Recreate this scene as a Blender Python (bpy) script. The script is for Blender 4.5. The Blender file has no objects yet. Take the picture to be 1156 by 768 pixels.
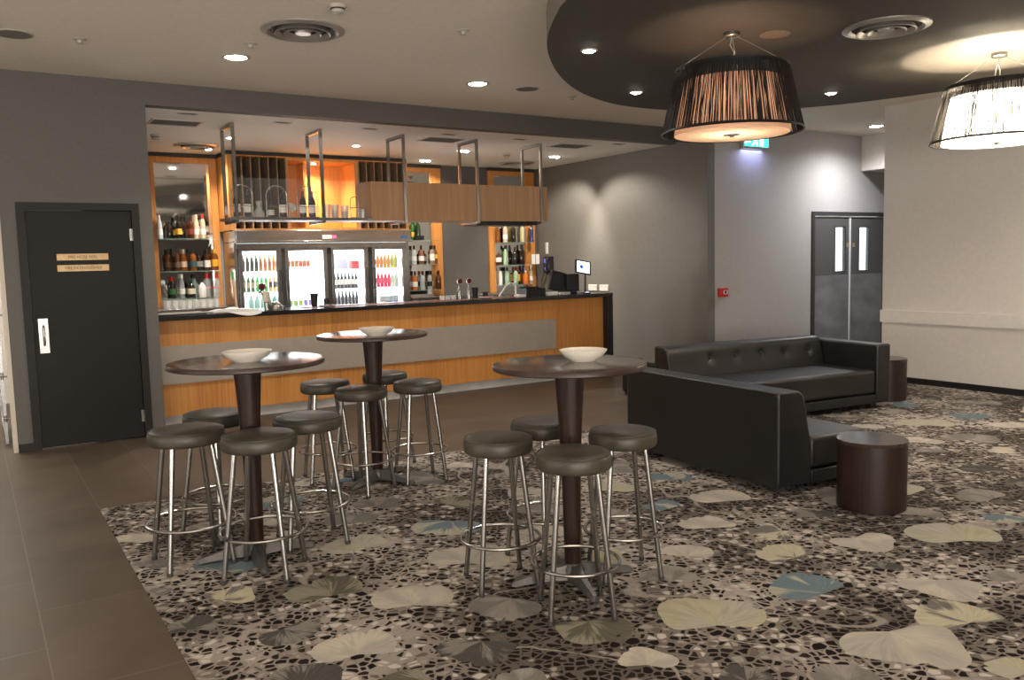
import bpy, bmesh, math, random
from mathutils import Vector, Matrix
from math import pi, sin, cos, radians
random.seed(7)
SC = bpy.context.scene
COL = SC.collection

# ------------------------------------------------------------ camera, exposure, world
EYE = Vector((0, 0, 1.5))
F_PX, PITCH, ROLL, YAW = 951.84, 0.0933516773, -0.0246942604, 0.571390062
fw = Vector((sin(YAW)*cos(PITCH), cos(YAW)*cos(PITCH), -sin(PITCH)))
rt = Vector((cos(YAW), -sin(YAW), 0)); up = rt.cross(fw)
rt2 = rt*cos(ROLL) + up*sin(ROLL); up2 = -rt*sin(ROLL) + up*cos(ROLL)
cam = bpy.data.objects.new('camera', bpy.data.cameras.new('camera')); COL.objects.link(cam)
cam.matrix_world = Matrix(((rt2.x, up2.x, -fw.x, EYE.x), (rt2.y, up2.y, -fw.y, EYE.y), (rt2.z, up2.z, -fw.z, EYE.z), (0, 0, 0, 1)))
cam.data.sensor_width = 36; cam.data.sensor_fit = 'HORIZONTAL'; cam.data.lens = F_PX/1156*36
cam.data.clip_start = .02
SC.camera = cam
SC.view_settings.view_transform = 'Standard'; SC.view_settings.look = 'None'
SC.view_settings.gamma = 1; SC.view_settings.use_curve_mapping = False
SC.view_settings.exposure = 0.78
w = bpy.data.worlds.new('world'); SC.world = w; w.use_nodes = True
w.node_tree.nodes['Background'].inputs[0].default_value = (.55, .6, .7, 1)
w.node_tree.nodes['Background'].inputs[1].default_value = .3

def area(name, loc, size, power, rot, color=(1, 1, 1), parent=None):
    l = bpy.data.lights.new(name, 'AREA'); l.energy = power; l.color = color
    l.shape = 'RECTANGLE'; l.size, l.size_y = size
    o = bpy.data.objects.new(name, l); COL.objects.link(o); o.location = loc; o.rotation_euler = rot
    o.parent = parent
    return o
WARM = (1, .88, .75); NEUT = (1, .93, .84)
# added fill panels behind and left of the viewer, brightening the room
area('added_fill_light', (-1.2, -3.85, 1.6), (7, 2.4), 560, (radians(124), 0, 0), (1, .92, .82))
area('added_fill_light', (-4.9, 3.0, 1.5), (5, 2.2), 120, (radians(126), 0, radians(-90)), (1, .92, .82))
# daylight in the lobby behind the double doors, and in the passage at the far left
area('lobby_daylight', (10.6, 9.2, 2.6), (2.4, 1.2), 160, (0, 0, 0), (.92, .96, 1))
area('passage_light', (-.4, 9.3, 2.5), (1.2, 1.6), 35, (0, 0, 0), (1, .93, .85))

# ------------------------------------------------------------ materials
def lin(c): return tuple(((x/255)/12.92 if x/255 <= .04045 else ((x/255+.055)/1.055)**2.4) for x in c)
MATS = {}
def mat(name, col, rough=.5, metal=0, emit=None, es=1, spec=.5, trans=0, alpha=1, ior=1.45):
    if name in MATS: return MATS[name]
    m = bpy.data.materials.new(name); m.use_nodes = True; MATS[name] = m
    b = m.node_tree.nodes['Principled BSDF']
    b.inputs['Base Color'].default_value = (*col, 1); b.inputs['Roughness'].default_value = rough
    b.inputs['Metallic'].default_value = metal; b.inputs['Specular IOR Level'].default_value = spec
    b.inputs['Transmission Weight'].default_value = trans; b.inputs['Alpha'].default_value = alpha
    b.inputs['IOR'].default_value = ior
    if emit:
        b.inputs['Emission Color'].default_value = (*emit, 1); b.inputs['Emission Strength'].default_value = es
    # a touch of procedural variation in roughness
    nt = m.node_tree; n = nt.nodes.new('ShaderNodeTexNoise'); n.inputs['Scale'].default_value = 14
    g = nt.nodes.new('ShaderNodeNewGeometry'); nt.links.new(g.outputs['Position'], n.inputs['Vector'])
    mr = nt.nodes.new('ShaderNodeMapRange'); mr.inputs[3].default_value = max(0, rough-.04); mr.inputs[4].default_value = min(1, rough+.06)
    if trans == 0:
        nt.links.new(n.outputs[0], mr.inputs[0]); nt.links.new(mr.outputs[0], b.inputs['Roughness'])
    return m
def N(nt, t, **kw):
    n = nt.nodes.new(t)
    for k, v in kw.items():
        if k.startswith('i_'): n.inputs[k[2:].replace('_', ' ')].default_value = v
        else: setattr(n, k, v)
    return n
def ramp(nt, stops, inter='LINEAR'):
    r = nt.nodes.new('ShaderNodeValToRGB'); r.color_ramp.interpolation = inter
    e = r.color_ramp.elements
    while len(e) < len(stops): e.new(.5)
    for el, (p, c) in zip(e, stops): el.position = p; el.color = (*c, 1)
    return r
def noisy(name, c1, c2, scale=3, rough=.6, stretch=(1, 1, 1), bump=0, spec=.5, detail=4, metal=0, lo=.35, hi=.65):
    if name in MATS: return MATS[name]
    m = bpy.data.materials.new(name); m.use_nodes = True; MATS[name] = m; nt = m.node_tree
    b = nt.nodes['Principled BSDF']; b.inputs['Roughness'].default_value = rough
    b.inputs['Specular IOR Level'].default_value = spec; b.inputs['Metallic'].default_value = metal
    g = N(nt, 'ShaderNodeTexCoord'); mp = N(nt, 'ShaderNodeMapping'); mp.inputs['Scale'].default_value = stretch
    nt.links.new(g.outputs['Object'], mp.inputs[0])
    n = N(nt, 'ShaderNodeTexNoise', i_Scale=scale, i_Detail=detail); nt.links.new(mp.outputs[0], n.inputs['Vector'])
    r = ramp(nt, [(lo, c1), (hi, c2)]); nt.links.new(n.outputs[0], r.inputs[0]); nt.links.new(r.outputs[0], b.inputs['Base Color'])
    if bump:
        bp = N(nt, 'ShaderNodeBump', i_Strength=bump, i_Distance=.004); nt.links.new(n.outputs[0], bp.inputs['Height']); nt.links.new(bp.outputs[0], b.inputs['Normal'])
    return m
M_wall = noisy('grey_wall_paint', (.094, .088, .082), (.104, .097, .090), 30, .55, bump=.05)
M_walllt = noisy('pale_wall_paint', (.70, .665, .62), (.74, .70, .655), 30, .6, bump=.05)
M_walldoor = noisy('mid_grey_wall_paint', (.42, .405, .39), (.44, .425, .41), 30, .6, bump=.05)
M_ceil = noisy('ceiling_paint', (.79, .715, .61), (.83, .755, .65), 20, .85)
M_ceilbar = noisy('bar_ceiling_paint', (.83, .80, .74), (.86, .83, .77), 20, .85)
M_disc = noisy('dark_ceiling_paint', (.060, .052, .042), (.068, .059, .048), 20, .75)
M_rim = mat('ceiling_rim_paint', (.25, .225, .19), .8)
M_bulk = noisy('bulkhead_paint', (.058, .056, .054), (.065, .063, .061), 20, .6)
M_door = noisy('door_paint', (.0052, .0049, .0038), (.0070, .0066, .0052), 25, .55, spec=.3)
M_frame = mat('door_frame_paint', (.016, .015, .0125), .5, spec=.3)
M_steel = noisy('brushed_steel', (.33, .325, .32), (.43, .425, .42), 6, .27, (1, 1, 30), metal=.95)
M_dsteel = noisy('scuffed_steel_plate', (.22, .22, .225), (.34, .34, .345), 2.5, .42, (1, 1, 1.5), metal=.45)
M_chrome = mat('chrome', (.38, .37, .355), .24, 1)
M_alu = noisy('cast_aluminium', (.075, .072, .066), (.115, .11, .105), 12, .40, metal=.6)
M_black = mat('black_plastic', (.012, .012, .013), .38)
M_stone = mat('black_counter_stone', (.018, .017, .017), .16)
M_white = mat('white_plastic', (.75, .74, .70), .4)
M_cloth = noisy('white_towel', (.75, .74, .72), (.85, .84, .82), 60, .9, bump=.3)
M_panel = noisy('beige_laminate', (.33, .285, .235), (.35, .305, .255), 12, .5)
M_kick = noisy('kick_steel', (.46, .45, .43), (.58, .57, .55), 5, .4, metal=.15)
M_darkwood = noisy('dark_wenge_wood', (.016, .007, .005), (.032, .014, .010), 5, .42, (18, 18, 1), spec=.35)
M_tabletop = noisy('dark_table_veneer', (.030, .016, .012), (.052, .029, .021), 5, .16, (2, 22, 2), spec=.7)
M_edge = mat('worn_table_edge', (.030, .015, .011), .4)
M_brass = noisy('brass_plate', (.42, .28, .14), (.50, .34, .18), 18, .38, metal=.35)
M_ink = mat('sign_ink', (.03, .02, .012), .5)
M_bowl = mat('cream_ceramic', (.80, .75, .66), .22)
M_red = mat('red_plastic', (.55, .02, .015), .4)
M_glow = mat('lamp_lens', (1, 1, 1), .4, emit=(1, .93, .84), es=28)
M_glowdim = mat('dim_lamp_lens', (.2, .2, .2), .3)
M_silver = mat('satin_silver', (.55, .53, .50), .32, .8)
M_slat = mat('grille_dark', (.03, .028, .026), .6)
M_grey = mat('speaker_cloth', (.20, .185, .165), .8)
M_offw = mat('off_white_plastic', (.48, .44, .39), .5)
M_paper = mat('paper', (.8, .78, .74), .8)

def leather(name, c1, c2, rough):
    m = noisy(name, c1, c2, 4, rough, bump=0, spec=.5); nt = m.node_tree; b = nt.nodes['Principled BSDF']
    g = N(nt, 'ShaderNodeTexCoord'); v = N(nt, 'ShaderNodeTexVoronoi', i_Scale=160); nt.links.new(g.outputs['Object'], v.inputs['Vector'])
    bp = N(nt, 'ShaderNodeBump', i_Strength=.15, i_Distance=.002); nt.links.new(v.outputs[0], bp.inputs['Height']); nt.links.new(bp.outputs[0], b.inputs['Normal'])
    return m
M_leather = leather('dark_brown_leather', (.0075, .0062, .0056), (.0115, .0095, .0088), .42)
M_seat = leather('worn_olive_vinyl', (.034, .030, .021), (.078, .068, .048), .44)

def wood(name, c1, c2, c3, scale=1.0, rough=.38, axis=2, board=.16):
    m = bpy.data.materials.new(name); m.use_nodes = True; MATS[name] = m; nt = m.node_tree
    b = nt.nodes['Principled BSDF']; b.inputs['Roughness'].default_value = rough
    g = N(nt, 'ShaderNodeNewGeometry'); mp = N(nt, 'ShaderNodeMapping')
    s = [40, 40, 40]; s[axis] = 1.2; mp.inputs['Scale'].default_value = s
    nt.links.new(g.outputs['Position'], mp.inputs[0])
    n = N(nt, 'ShaderNodeTexNoise', i_Scale=1.4*scale, i_Detail=5); nt.links.new(mp.outputs[0], n.inputs['Vector'])
    sp = N(nt, 'ShaderNodeSeparateXYZ'); nt.links.new(g.outputs['Position'], sp.inputs[0])
    dv = N(nt, 'ShaderNodeMath', operation='DIVIDE'); dv.inputs[1].default_value = board; nt.links.new(sp.outputs[0], dv.inputs[0])
    fl = N(nt, 'ShaderNodeMath', operation='FLOOR'); nt.links.new(dv.outputs[0], fl.inputs[0])
    wn = N(nt, 'ShaderNodeTexWhiteNoise', noise_dimensions='1D'); nt.links.new(fl.outputs[0], wn.inputs['W'])
    ad = N(nt, 'ShaderNodeMath', operation='MULTIPLY_ADD'); ad.inputs[1].default_value = .22; nt.links.new(wn.outputs[0], ad.inputs[0]); nt.links.new(n.outputs[0], ad.inputs[2])
    r = ramp(nt, [(.35, c1), (.6, c2), (.85, c3)]); nt.links.new(ad.outputs[0], r.inputs[0]); nt.links.new(r.outputs[0], b.inputs['Base Color'])
    return m
M_oak = wood('honey_oak', (.42, .165, .034), (.54, .225, .050), (.62, .285, .075), rough=.5)
M_oakp = wood('pale_oak', (.40, .215, .105), (.46, .26, .135), (.52, .31, .17))

# ------------------------------------------------------------ mesh helpers
class MB:
    def __init__(s): s.bm = bmesh.new(); s.uv = s.bm.loops.layers.uv.new('UVMap')
    def box(s, lo, hi, mi=0, bev=0, M=None):
        bm = s.bm
        v = [bm.verts.new((x, y, z)) for x in (lo[0], hi[0]) for y in (lo[1], hi[1]) for z in (lo[2], hi[2])]
        fs = [bm.faces.new([v[i] for i in f]) for f in ((0, 1, 3, 2), (4, 6, 7, 5), (0, 4, 5, 1), (2, 3, 7, 6), (0, 2, 6, 4), (1, 5, 7, 3))]
        for f in fs: f.material_index = mi
        if bev:
            es = list({e for f in fs for e in f.edges})
            r = bmesh.ops.bevel(bm, geom=es, offset=bev, segments=3, affect='EDGES', profile=.5, clamp_overlap=True)
            nf = [f for f in r['faces']]
            for f in nf: f.material_index = mi; f.smooth = True
            v = list({x for f in nf for x in f.verts} | {x for f in fs if f.is_valid for x in f.verts})
        if M is not None:
            for x in v: x.co = M @ x.co
        return v
    def lathe(s, prof, c=(0, 0, 0), seg=32, mi=0, smooth=True, M=None, cap=True, sx=1, sy=1):
        bm = s.bm; rings = []; allv = []
        for r, z in prof:
            if r < 1e-6: ring = [bm.verts.new((c[0], c[1], c[2]+z))]
            else: ring = [bm.verts.new((c[0]+sx*r*cos(2*pi*i/seg), c[1]+sy*r*sin(2*pi*i/seg), c[2]+z)) for i in range(seg)]
            rings.append(ring); allv += ring
        for k, (a, b) in enumerate(zip(rings, rings[1:])):
            for i in range(seg):
                j = (i+1) % seg
                if len(a) == 1 and len(b) == 1: continue
                if len(a) == 1: vs = (a[0], b[j], b[i])[::-1]
                elif len(b) == 1: vs = (a[i], a[j], b[0])
                else: vs = (a[i], a[j], b[j], b[i])
                try: f = bm.faces.new(vs)
                except ValueError: continue
                f.material_index = mi; f.smooth = smooth
                if len(vs) == 4:
                    for lp, uv in zip(f.loops, ((i/seg, k), ((i+1)/seg, k), ((i+1)/seg, k+1), (i/seg, k+1))): lp[s.uv].uv = uv
        if cap:
            for ring in (rings[0], rings[-1]):
                if len(ring) > 2:
                    try: f = bm.faces.new(ring); f.material_index = mi
                    except ValueError: pass
        if M is not None:
            for x in allv: x.co = M @ x.co
        return allv
    def cyl(s, c, r, h, seg=24, mi=0, bev=0, M=None):
        p = [(r, 0), (r, h)] if not bev else [(r-bev, 0), (r-bev*.3, bev*.3), (r, bev), (r, h-bev), (r-bev*.3, h-bev*.3), (r-bev, h)]
        return s.lathe(p, c, seg, mi, M=M, smooth=bool(bev) or True)
    def tube(s, pts, r, seg=10, mi=0, closed=False, cap=True):
        bm = s.bm; pts = [Vector(p) for p in pts]; n = len(pts); rings = []
        for i, p in enumerate(pts):
            if closed: t = pts[(i+1) % n]-pts[(i-1) % n]
            elif i == 0: t = pts[1]-pts[0]
            elif i == n-1: t = pts[-1]-pts[-2]
            else: t = (pts[i+1]-p).normalized()+(p-pts[i-1]).normalized()
            t.normalize(); ref = Vector((0, 0, 1)) if abs(t.z) < .9 else Vector((1, 0, 0))
            if i and not closed or (closed and i):
                ref = prev
            u = (ref-t*ref.dot(t)).normalized(); v = t.cross(u); prev = u
            rr = r[i] if isinstance(r, (list, tuple)) else r
            rings.append([bm.verts.new(p+u*rr*cos(2*pi*k/seg)+v*rr*sin(2*pi*k/seg)) for k in range(seg)])
        R = rings+[rings[0]] if closed else rings
        for a, b in zip(R, R[1:]):
            for k in range(seg):
                f = bm.faces.new((a[k], a[(k+1) % seg], b[(k+1) % seg], b[k])); f.smooth = True; f.material_index = mi
        if cap and not closed:
            for g in (rings[0], rings[-1]): f = bm.faces.new(g); f.material_index = mi
    def prism(s, outline, z0, z1, mi=0, M=None, smooth=False):
        bm = s.bm; a = [bm.verts.new((*p, z0)) for p in outline]; b = [bm.verts.new((*p, z1)) for p in outline]
        n = len(a)
        for f in (bm.faces.new(a), bm.faces.new(b)): f.material_index = mi
        for i in range(n):
            f = bm.faces.new((a[i], a[(i+1) % n], b[(i+1) % n], b[i])); f.material_index = mi; f.smooth = smooth
        if M is not None:
            for x in a+b: x.co = M @ x.co
    def build(s, name, m, parent=None, loc=None, normals=True):
        if normals: bmesh.ops.recalc_face_normals(s.bm, faces=s.bm.faces)
        for e in s.bm.edges:
            if len(e.link_faces) == 2 and e.calc_face_angle(0) > .75: e.smooth = False
        me = bpy.data.meshes.new(name); s.bm.to_mesh(me); s.bm.free()
        for x in (m if isinstance(m, (list, tuple)) else [m]): me.materials.append(x)
        o = bpy.data.objects.new(name, me); COL.objects.link(o); o.parent = parent
        if loc is not None: o.location = loc
        return o
def thing(name, label, cat, loc=(0, 0, 0), rz=0, group=None):
    o = bpy.data.objects.new(name, None); COL.objects.link(o); o.location = loc; o.rotation_euler = (0, 0, rz)
    o.empty_display_size = .1
    o['label'] = label; o['category'] = cat
    if group: o['group'] = group
    return o
def tag(o, label, cat, group=None):
    o['label'] = label; o['category'] = cat
    if group: o['group'] = group
    return o
def struct(o): o['kind'] = 'structure'; return o
def box_obj(name, lo, hi, m, parent=None, bev=0):
    b = MB(); b.box(lo, hi, 0, bev); return b.build(name, m, parent)
def dup(root, loc=None, rz=None, label=None, group=None, scale=None, parent=None):
    r = root.copy(); COL.objects.link(r)
    if parent is not None: r.parent = parent
    if loc is not None: r.location = loc
    if rz is not None: r.rotation_euler = (0, 0, rz)
    if scale is not None: r.scale = scale
    if label: r['label'] = label
    if group: r['group'] = group
    for ch in root.children:
        c = ch.copy(); COL.objects.link(c); c.parent = r
        for g in ch.children:
            d = g.copy(); COL.objects.link(d); d.parent = c
    return r
def text_mesh(name, s, size, m, parent, loc, rot, extrude=.0006, align='CENTER', width=None):
    cu = bpy.data.curves.new(name, 'FONT'); cu.body = s; cu.size = size; cu.extrude = extrude
    cu.align_x = align; cu.align_y = 'CENTER'
    t = bpy.data.objects.new(name, cu); COL.objects.link(t)
    bpy.context.view_layer.update()
    me = bpy.data.meshes.new_from_object(t.evaluated_get(bpy.context.evaluated_depsgraph_get()))
    bpy.data.objects.remove(t)
    me.materials.clear(); me.materials.append(m)
    o = bpy.data.objects.new(name, me); COL.objects.link(o); o.parent = parent; o.location = loc; o.rotation_euler = rot
    if width:
        xs = [v.co.x for v in me.vertices]; k = width/(max(xs)-min(xs)); o.scale = (k, 1, 1)
    return o
ORD = ['first', 'second', 'third', 'fourth', 'fifth', 'sixth', 'seventh', 'eighth', 'ninth', 'tenth', 'eleventh', 'twelfth']

# ------------------------------------------------------------ the room
CZ = 3.15; AZ = 2.95; YB = 8.10; XA = 7.79; YD = 7.55; YK = 11.30; XR = 8.95
# tile floor
def tile_mat():
    m = bpy.data.materials.new('brown_floor_tiles'); m.use_nodes = True; nt = m.node_tree; b = nt.nodes['Principled BSDF']
    g = N(nt, 'ShaderNodeNewGeometry'); sp = N(nt, 'ShaderNodeSeparateXYZ'); nt.links.new(g.outputs['Position'], sp.inputs[0])
    cb = N(nt, 'ShaderNodeCombineXYZ')
    # brick rows run along Y: swap axes
    ax = N(nt, 'ShaderNodeMath', operation='ADD'); ax.inputs[1].default_value = 8.71-.604+8.8-8.8+.0
    ay = N(nt, 'ShaderNodeMath', operation='ADD'); ay.inputs[1].default_value = 20.0
    ax.inputs[1].default_value = .44*30-.166
    nt.links.new(sp.outputs[0], ax.inputs[0]); nt.links.new(sp.outputs[1], ay.inputs[0])
    nt.links.new(ay.outputs[0], cb.inputs[0]); nt.links.new(ax.outputs[0], cb.inputs[1])
    br = N(nt, 'ShaderNodeTexBrick', i_Scale=1.0, offset=.5, squash=1)
    br.inputs['Brick Width'].default_value = .88; br.inputs['Row Height'].default_value = .44
    br.inputs['Mortar Size'].default_value = .0022; br.inputs['Mortar Smooth'].default_value = .1
    br.inputs['Color1'].default_value = (0, 0, 0, 1); br.inputs['Color2'].default_value = (1, 1, 1, 1)
    nt.links.new(cb.outputs[0], br.inputs['Vector'])
    n = N(nt, 'ShaderNodeTexNoise', i_Scale=2.2, i_Detail=6, i_Roughness=.6); nt.links.new(g.outputs['Position'], n.inputs['Vector'])
    ad = N(nt, 'ShaderNodeMath', operation='MULTIPLY_ADD'); ad.inputs[1].default_value = .16
    bw = N(nt, 'ShaderNodeRGBToBW'); nt.links.new(br.outputs['Color'], bw.inputs[0]); nt.links.new(bw.outputs[0], ad.inputs[0]); nt.links.new(n.outputs[0], ad.inputs[2])
    r = ramp(nt, [(.35, (.068, .049, .034)), (.6, (.090, .066, .047)), (.85, (.115, .086, .063))]); nt.links.new(ad.outputs[0], r.inputs[0])
    mx = N(nt, 'ShaderNodeMixRGB'); mx.inputs[2].default_value = (.16, .135, .115, 1)
    nt.links.new(br.outputs['Fac'], mx.inputs[0]); nt.links.new(r.outputs[0], mx.inputs[1]); nt.links.new(mx.outputs[0], b.inputs['Base Color'])
    rr = N(nt, 'ShaderNodeMapRange'); rr.inputs[3].default_value = .36; rr.inputs[4].default_value = .52; nt.links.new(n.outputs[0], rr.inputs[0]); nt.links.new(rr.outputs[0], b.inputs['Roughness'])
    b.inputs['Specular IOR Level'].default_value = .22
    return m
struct(box_obj('floor', (-5.0, -4.0, -.12), (13.0, YK+.2, 0), tile_mat()))

# ceilings
def ceiling():
    b = MB(); b.box((-5.0, -4.0, CZ), (13.0, YB, CZ+.1)); o = b.build('ceiling', M_ceil); struct(o)
    b = MB(); b.box((1.2, YB+.14, AZ), (XA+.1, YK+.2, AZ+.1)); o = b.build('ceiling', M_ceilbar); struct(o)
ceiling()
# dark dropped ceiling island with a rounded outline
pts = [(2.94, 3.92), (3.05, 4.17), (3.23, 4.50), (3.42, 4.79), (3.65, 5.08), (3.99, 5.45), (4.38, 5.80), (4.74, 6.05), (5.14, 6.24), (5.49, 6.32), (5.94, 6.30), (6.45, 6.14), (6.80, 5.93), (7.12, 5.63), (7.38, 5.2), (7.62, 4.50), (7.72, 3.7), (7.66, 2.8), (7.4, 1.9), (6.9, 1.2), (6.1, .75), (5.2, .7), (4.3, .95), (3.6, 1.4), (3.1, 2.0), (2.85, 2.7), (2.82, 3.4)]
def catmull(P, k=5):
    out = []; n = len(P)
    for i in range(n):
        p0, p1, p2, p3 = [Vector(P[(i+d) % n]) for d in (-1, 0, 1, 2)]
        for j in range(k):
            t = j/k; out.append(tuple(.5*((2*p1)+(p2-p0)*t+(2*p0-5*p1+4*p2-p3)*t*t+(3*p1-p0-3*p2+p3)*t**3)))
    return out
b = MB(); b.prism(catmull(pts), 2.95, CZ, 0, smooth=True)
for f in b.bm.faces:
    if len(f.verts) == 4: f.material_index = 1
struct(b.build('ceiling', [M_disc, M_rim]))

def wall(name, lo, hi, m): return struct(box_obj(name, lo, hi, m))
DX0, DX1, DZ = .379, 1.322, 2.085     # left door opening incl. frame
def multi_wall(name, boxes, m):
    b = MB()
    for lo, hi in boxes: b.box(lo, hi)
    return struct(b.build(name, m))
# wall holding the service door, then the bar opening with its bulkhead
multi_wall('wall_bar', [((.27, YB, 0), (DX0+.05, YB+.14, CZ)), ((DX1-.05, YB, 0), (1.43, YB+.14, CZ)), ((DX0+.05, YB, DZ-.04), (DX1-.05, YB+.14, CZ)), ((-1.1, YB, 2.5), (.27, YB+.14, CZ)), ((-5.0, YB, 0), (-1.1, YB+.14, CZ))], M_wall)
wall('wall_bulkhead', (1.43, YB, AZ), (XA, YB+.14, CZ), M_wall)
wall('wall_alcove_left', (1.30, YB+.14, 0), (1.43, YK, AZ), M_wall)
wall('wall_alcove_back', (1.30, YK, 0), (XA+.12, YK+.12, AZ), M_wall)
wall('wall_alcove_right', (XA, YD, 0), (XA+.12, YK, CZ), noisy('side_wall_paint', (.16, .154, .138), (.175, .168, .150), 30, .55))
D2X0, D2X1, D2Z = 9.775, 11.48, 2.075
multi_wall('wall_door_side', [((XA+.12, YD, 0), (D2X0+.03, YD+.14, CZ)), ((D2X1-.03, YD, 0), (13.0, YD+.14, CZ)), ((D2X0+.03, YD, D2Z-.03), (D2X1-.03, YD+.14, CZ))], M_walldoor)
wall('wall_right', (XR, -4.0, 0), (XR+.14, 5.92, CZ), M_walllt)
wall('wall_passage_right', (13.0, 4.5, 0), (13.1, YD+.14, CZ), M_walllt)
wall('wall_passage_near', (XR+.14, 4.4, 0), (13.0, 4.5, CZ), M_walllt)
wall('wall_left', (-5.1, -4.0, 0), (-5.0, YB+.14, CZ), M_wall)
wall('wall_back', (-5.0, -4.1, 0), (XR+.14, -4.0, CZ), M_wall)
wall('trim_1', (XR-.04, -4.0, .69), (XR, 5.92, .83), noisy('pale_rail_paint', (.76, .72, .67), (.80, .76, .71), 20, .45))
wall('baseboard_right', (XR-.016, -4.0, 0), (XR, 5.92, .07), M_black)
wall('baseboard_bar', (.27, YB-.012, 0), (DX0, YB, .07), M_frame)
wall('baseboard_alcove', (XA-.012, YD-.012, 0), (XA, YK, .07), M_frame)
wall('baseboard_door_side', (XA-.012, YD-.012, 0), (D2X0, YD, .07), M_frame)
wall('trim_2', (10.87, 4.5, 2.66), (13.0, YD, CZ), M_walllt)
# passage beyond the far left corner
multi_wall('wall_passage_left', [((-1.25, YB+.14, 0), (-1.1, 11.3, CZ)), ((.9, YB+.14+.02, 0), (1.0, 11.3, CZ)), ((-1.25, 11.3, 0), (1.0, 11.4, CZ)), ((-1.25, YB+.14, CZ), (1.0, 11.4, CZ+.1))], M_walllt)
b = MB(); b.box((.235, YB+.005, .0), (.268, YB+.20, 2.5)); struct(b.build('trim_3', mat('cream_reveal', (.62, .56, .47), .5)))
# lobby behind the double doors
multi_wall('wall_lobby', [((8.6, 10.9, 0), (12.6, 11.0, 2.9)), ((8.5, YD+.16, 0), (8.6, 11.0, 2.9)), ((12.6, YD+.16, 0), (12.7, 11.0, 2.9)), ((8.5, YD+.16, 2.9), (12.7, 11.0, 3.0))], mat('white_lobby_paint', (.8, .8, .8), .6))

# ------------------------------------------------------------ left service door
def hframe(b, x0, x1, z1, t, y0, y1, mi=0):
    b.box((x0, y0, 0), (x0+t, y1, z1), mi); b.box((x1-t, y0, 0), (x1, y1, z1), mi); b.box((x0+t, y0, z1-t), (x1-t, y1, z1), mi)
b = MB(); hframe(b, DX0, DX1, DZ, .062, YB-.015, YB+.13); d1 = struct(b.build('door_1', M_frame))
leaf = box_obj('door_leaf', (DX0+.066, YB+.012, .012), (DX1-.066, YB+.055, DZ-.067), M_door, d1)
b = MB(); b.box((.480, YB+.004, .82), (.556, YB+.012, 1.115), 0, .002)
pl = b.build('handle_plate', M_steel, leaf)
b = MB(); b.tube([(.518, YB+.006, 1.05), (.518, YB-.035, 1.035), (.518, YB-.04, .97), (.518, YB-.035, .905), (.518, YB+.006, .89)], .009); b.build('door_handle', M_chrome, leaf)
for z in (1.76, .145):
    b = MB(); b.tube([(DX1-.06, YB-.006, z), (DX1-.06, YB-.006, z+.105)], .007); b.box((DX1-.085, YB+.008, z), (DX1-.06, YB+.0125, z+.105)); b.build('hinge', M_steel, d1)
for z, s, wd in ((1.626, 'FIRE HOSE REEL', .225), (1.532, 'FIRE EXTINGUISHER', .285)):
    b = MB(); b.box((.655, YB+.006, z-.028), (1.055, YB+.012, z+.028), 0, .002)
    p = b.build('sign_plate', M_brass, leaf); p['label'] = 'brass plate reading %s' % s
    text_mesh('lettering', s, .034, M_ink, p, (.855, YB+.0055, z), (pi/2, 0, 0), width=wd)
# steel fittings of the glazed door folded back at the far left
t = thing('glass_door', 'slim glazed steel-edged door standing open at the far left edge', 'door', (.20, YB+.35, 0))
b = MB(); b.box((-.004, .03, .05), (.004, .9, 2.2)); b.build('glass_pane', mat('clear_glass', (.9, .95, .93), .02, trans=1, ior=1.45), t)
b = MB(); b.box((-.012, 0, .04), (.012, .035, 2.22)); b.box((-.012, .88, .04), (.012, .915, 2.22)); b.box((-.012, .035, .02), (.012, .88, .12)); b.build('door_stile', M_steel, t)
for z in (.25, .62, 1.15):
    b = MB(); b.tube([(-.01, -.01, z), (.03, -.06, z), (.05, -.12, z)], .009); b.cyl((-.0, -.012, z-.03), .012, .06, 12); b.build('pivot_fitting', M_chrome, t)

# ------------------------------------------------------------ double doors
b = MB(); hframe(b, D2X0, D2X1, D2Z, .055, YD-.02, YD+.1); d2 = struct(b.build('door_2', mat('charcoal_frame', (.045, .044, .043), .5)))
M_glassclear = MATS['clear_glass']
M_dleaf = mat('charcoal_door_paint', (.10, .098, .095), .45)
xm = 10.627
for k, (x0, x1, wx0, wx1, sx) in enumerate(((D2X0+.06, xm-.012, 10.30, 10.515, 10.575), (xm+.012, D2X1-.06, 10.845, 11.06, 10.715))):
    y0, y1 = YD+.005, YD+.05; b = MB()
    b.box((x0, y0, .015), (wx0, y1, 2.0)); b.box((wx1, y0, .015), (x1, y1, 2.0)); b.box((wx0, y0, .015), (wx1, y1, 1.245)); b.box((wx0, y0, 1.86), (wx1, y1, 2.0))
    lf = b.build('door_leaf', M_dleaf, d2)
    b = MB(); b.box((wx0, y0+.018, 1.245), (wx1, y0+.026, 1.86)); b.build('glass_pane', M_glassclear, lf)
    b = MB()
    for (a, c, z0, z1) in ((wx0-.012, wx0, 1.233, 1.872), (wx1, wx1+.012, 1.233, 1.872), (wx0, wx1, 1.233, 1.245), (wx0, wx1, 1.86, 1.872)): b.box((a, y0-.006, z0), (c, y0, z1))
    b.build('window_bead', M_black, lf)
    b = MB(); b.box((x0+.03, y0-.004, .03), (x1-.03, y0, 1.19)); b.build('kick_plate', M_dsteel, lf)
    b = MB(); b.box((sx-.022, y0-.004, 1.58), (sx+.022, y0, 1.64)); b.build('door_sign', M_brass, lf)
# (white strip drawn for the bright line along the frame head)
b = MB(); b.box((D2X0+.06, YD-.004, 2.0), (D2X1-.06, YD+.004, 2.012)); b.build('frame_strip', M_white, d2)
b = MB(); b.box((xm-.02, YD-.012, .02), (xm+.006, YD+.004, 2.0)); b.build('meeting_strip', mat('pale_bright_line', (.75, .76, .78), .4), d2)  # pale colour stands in for the bright line of light between the leaves
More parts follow.
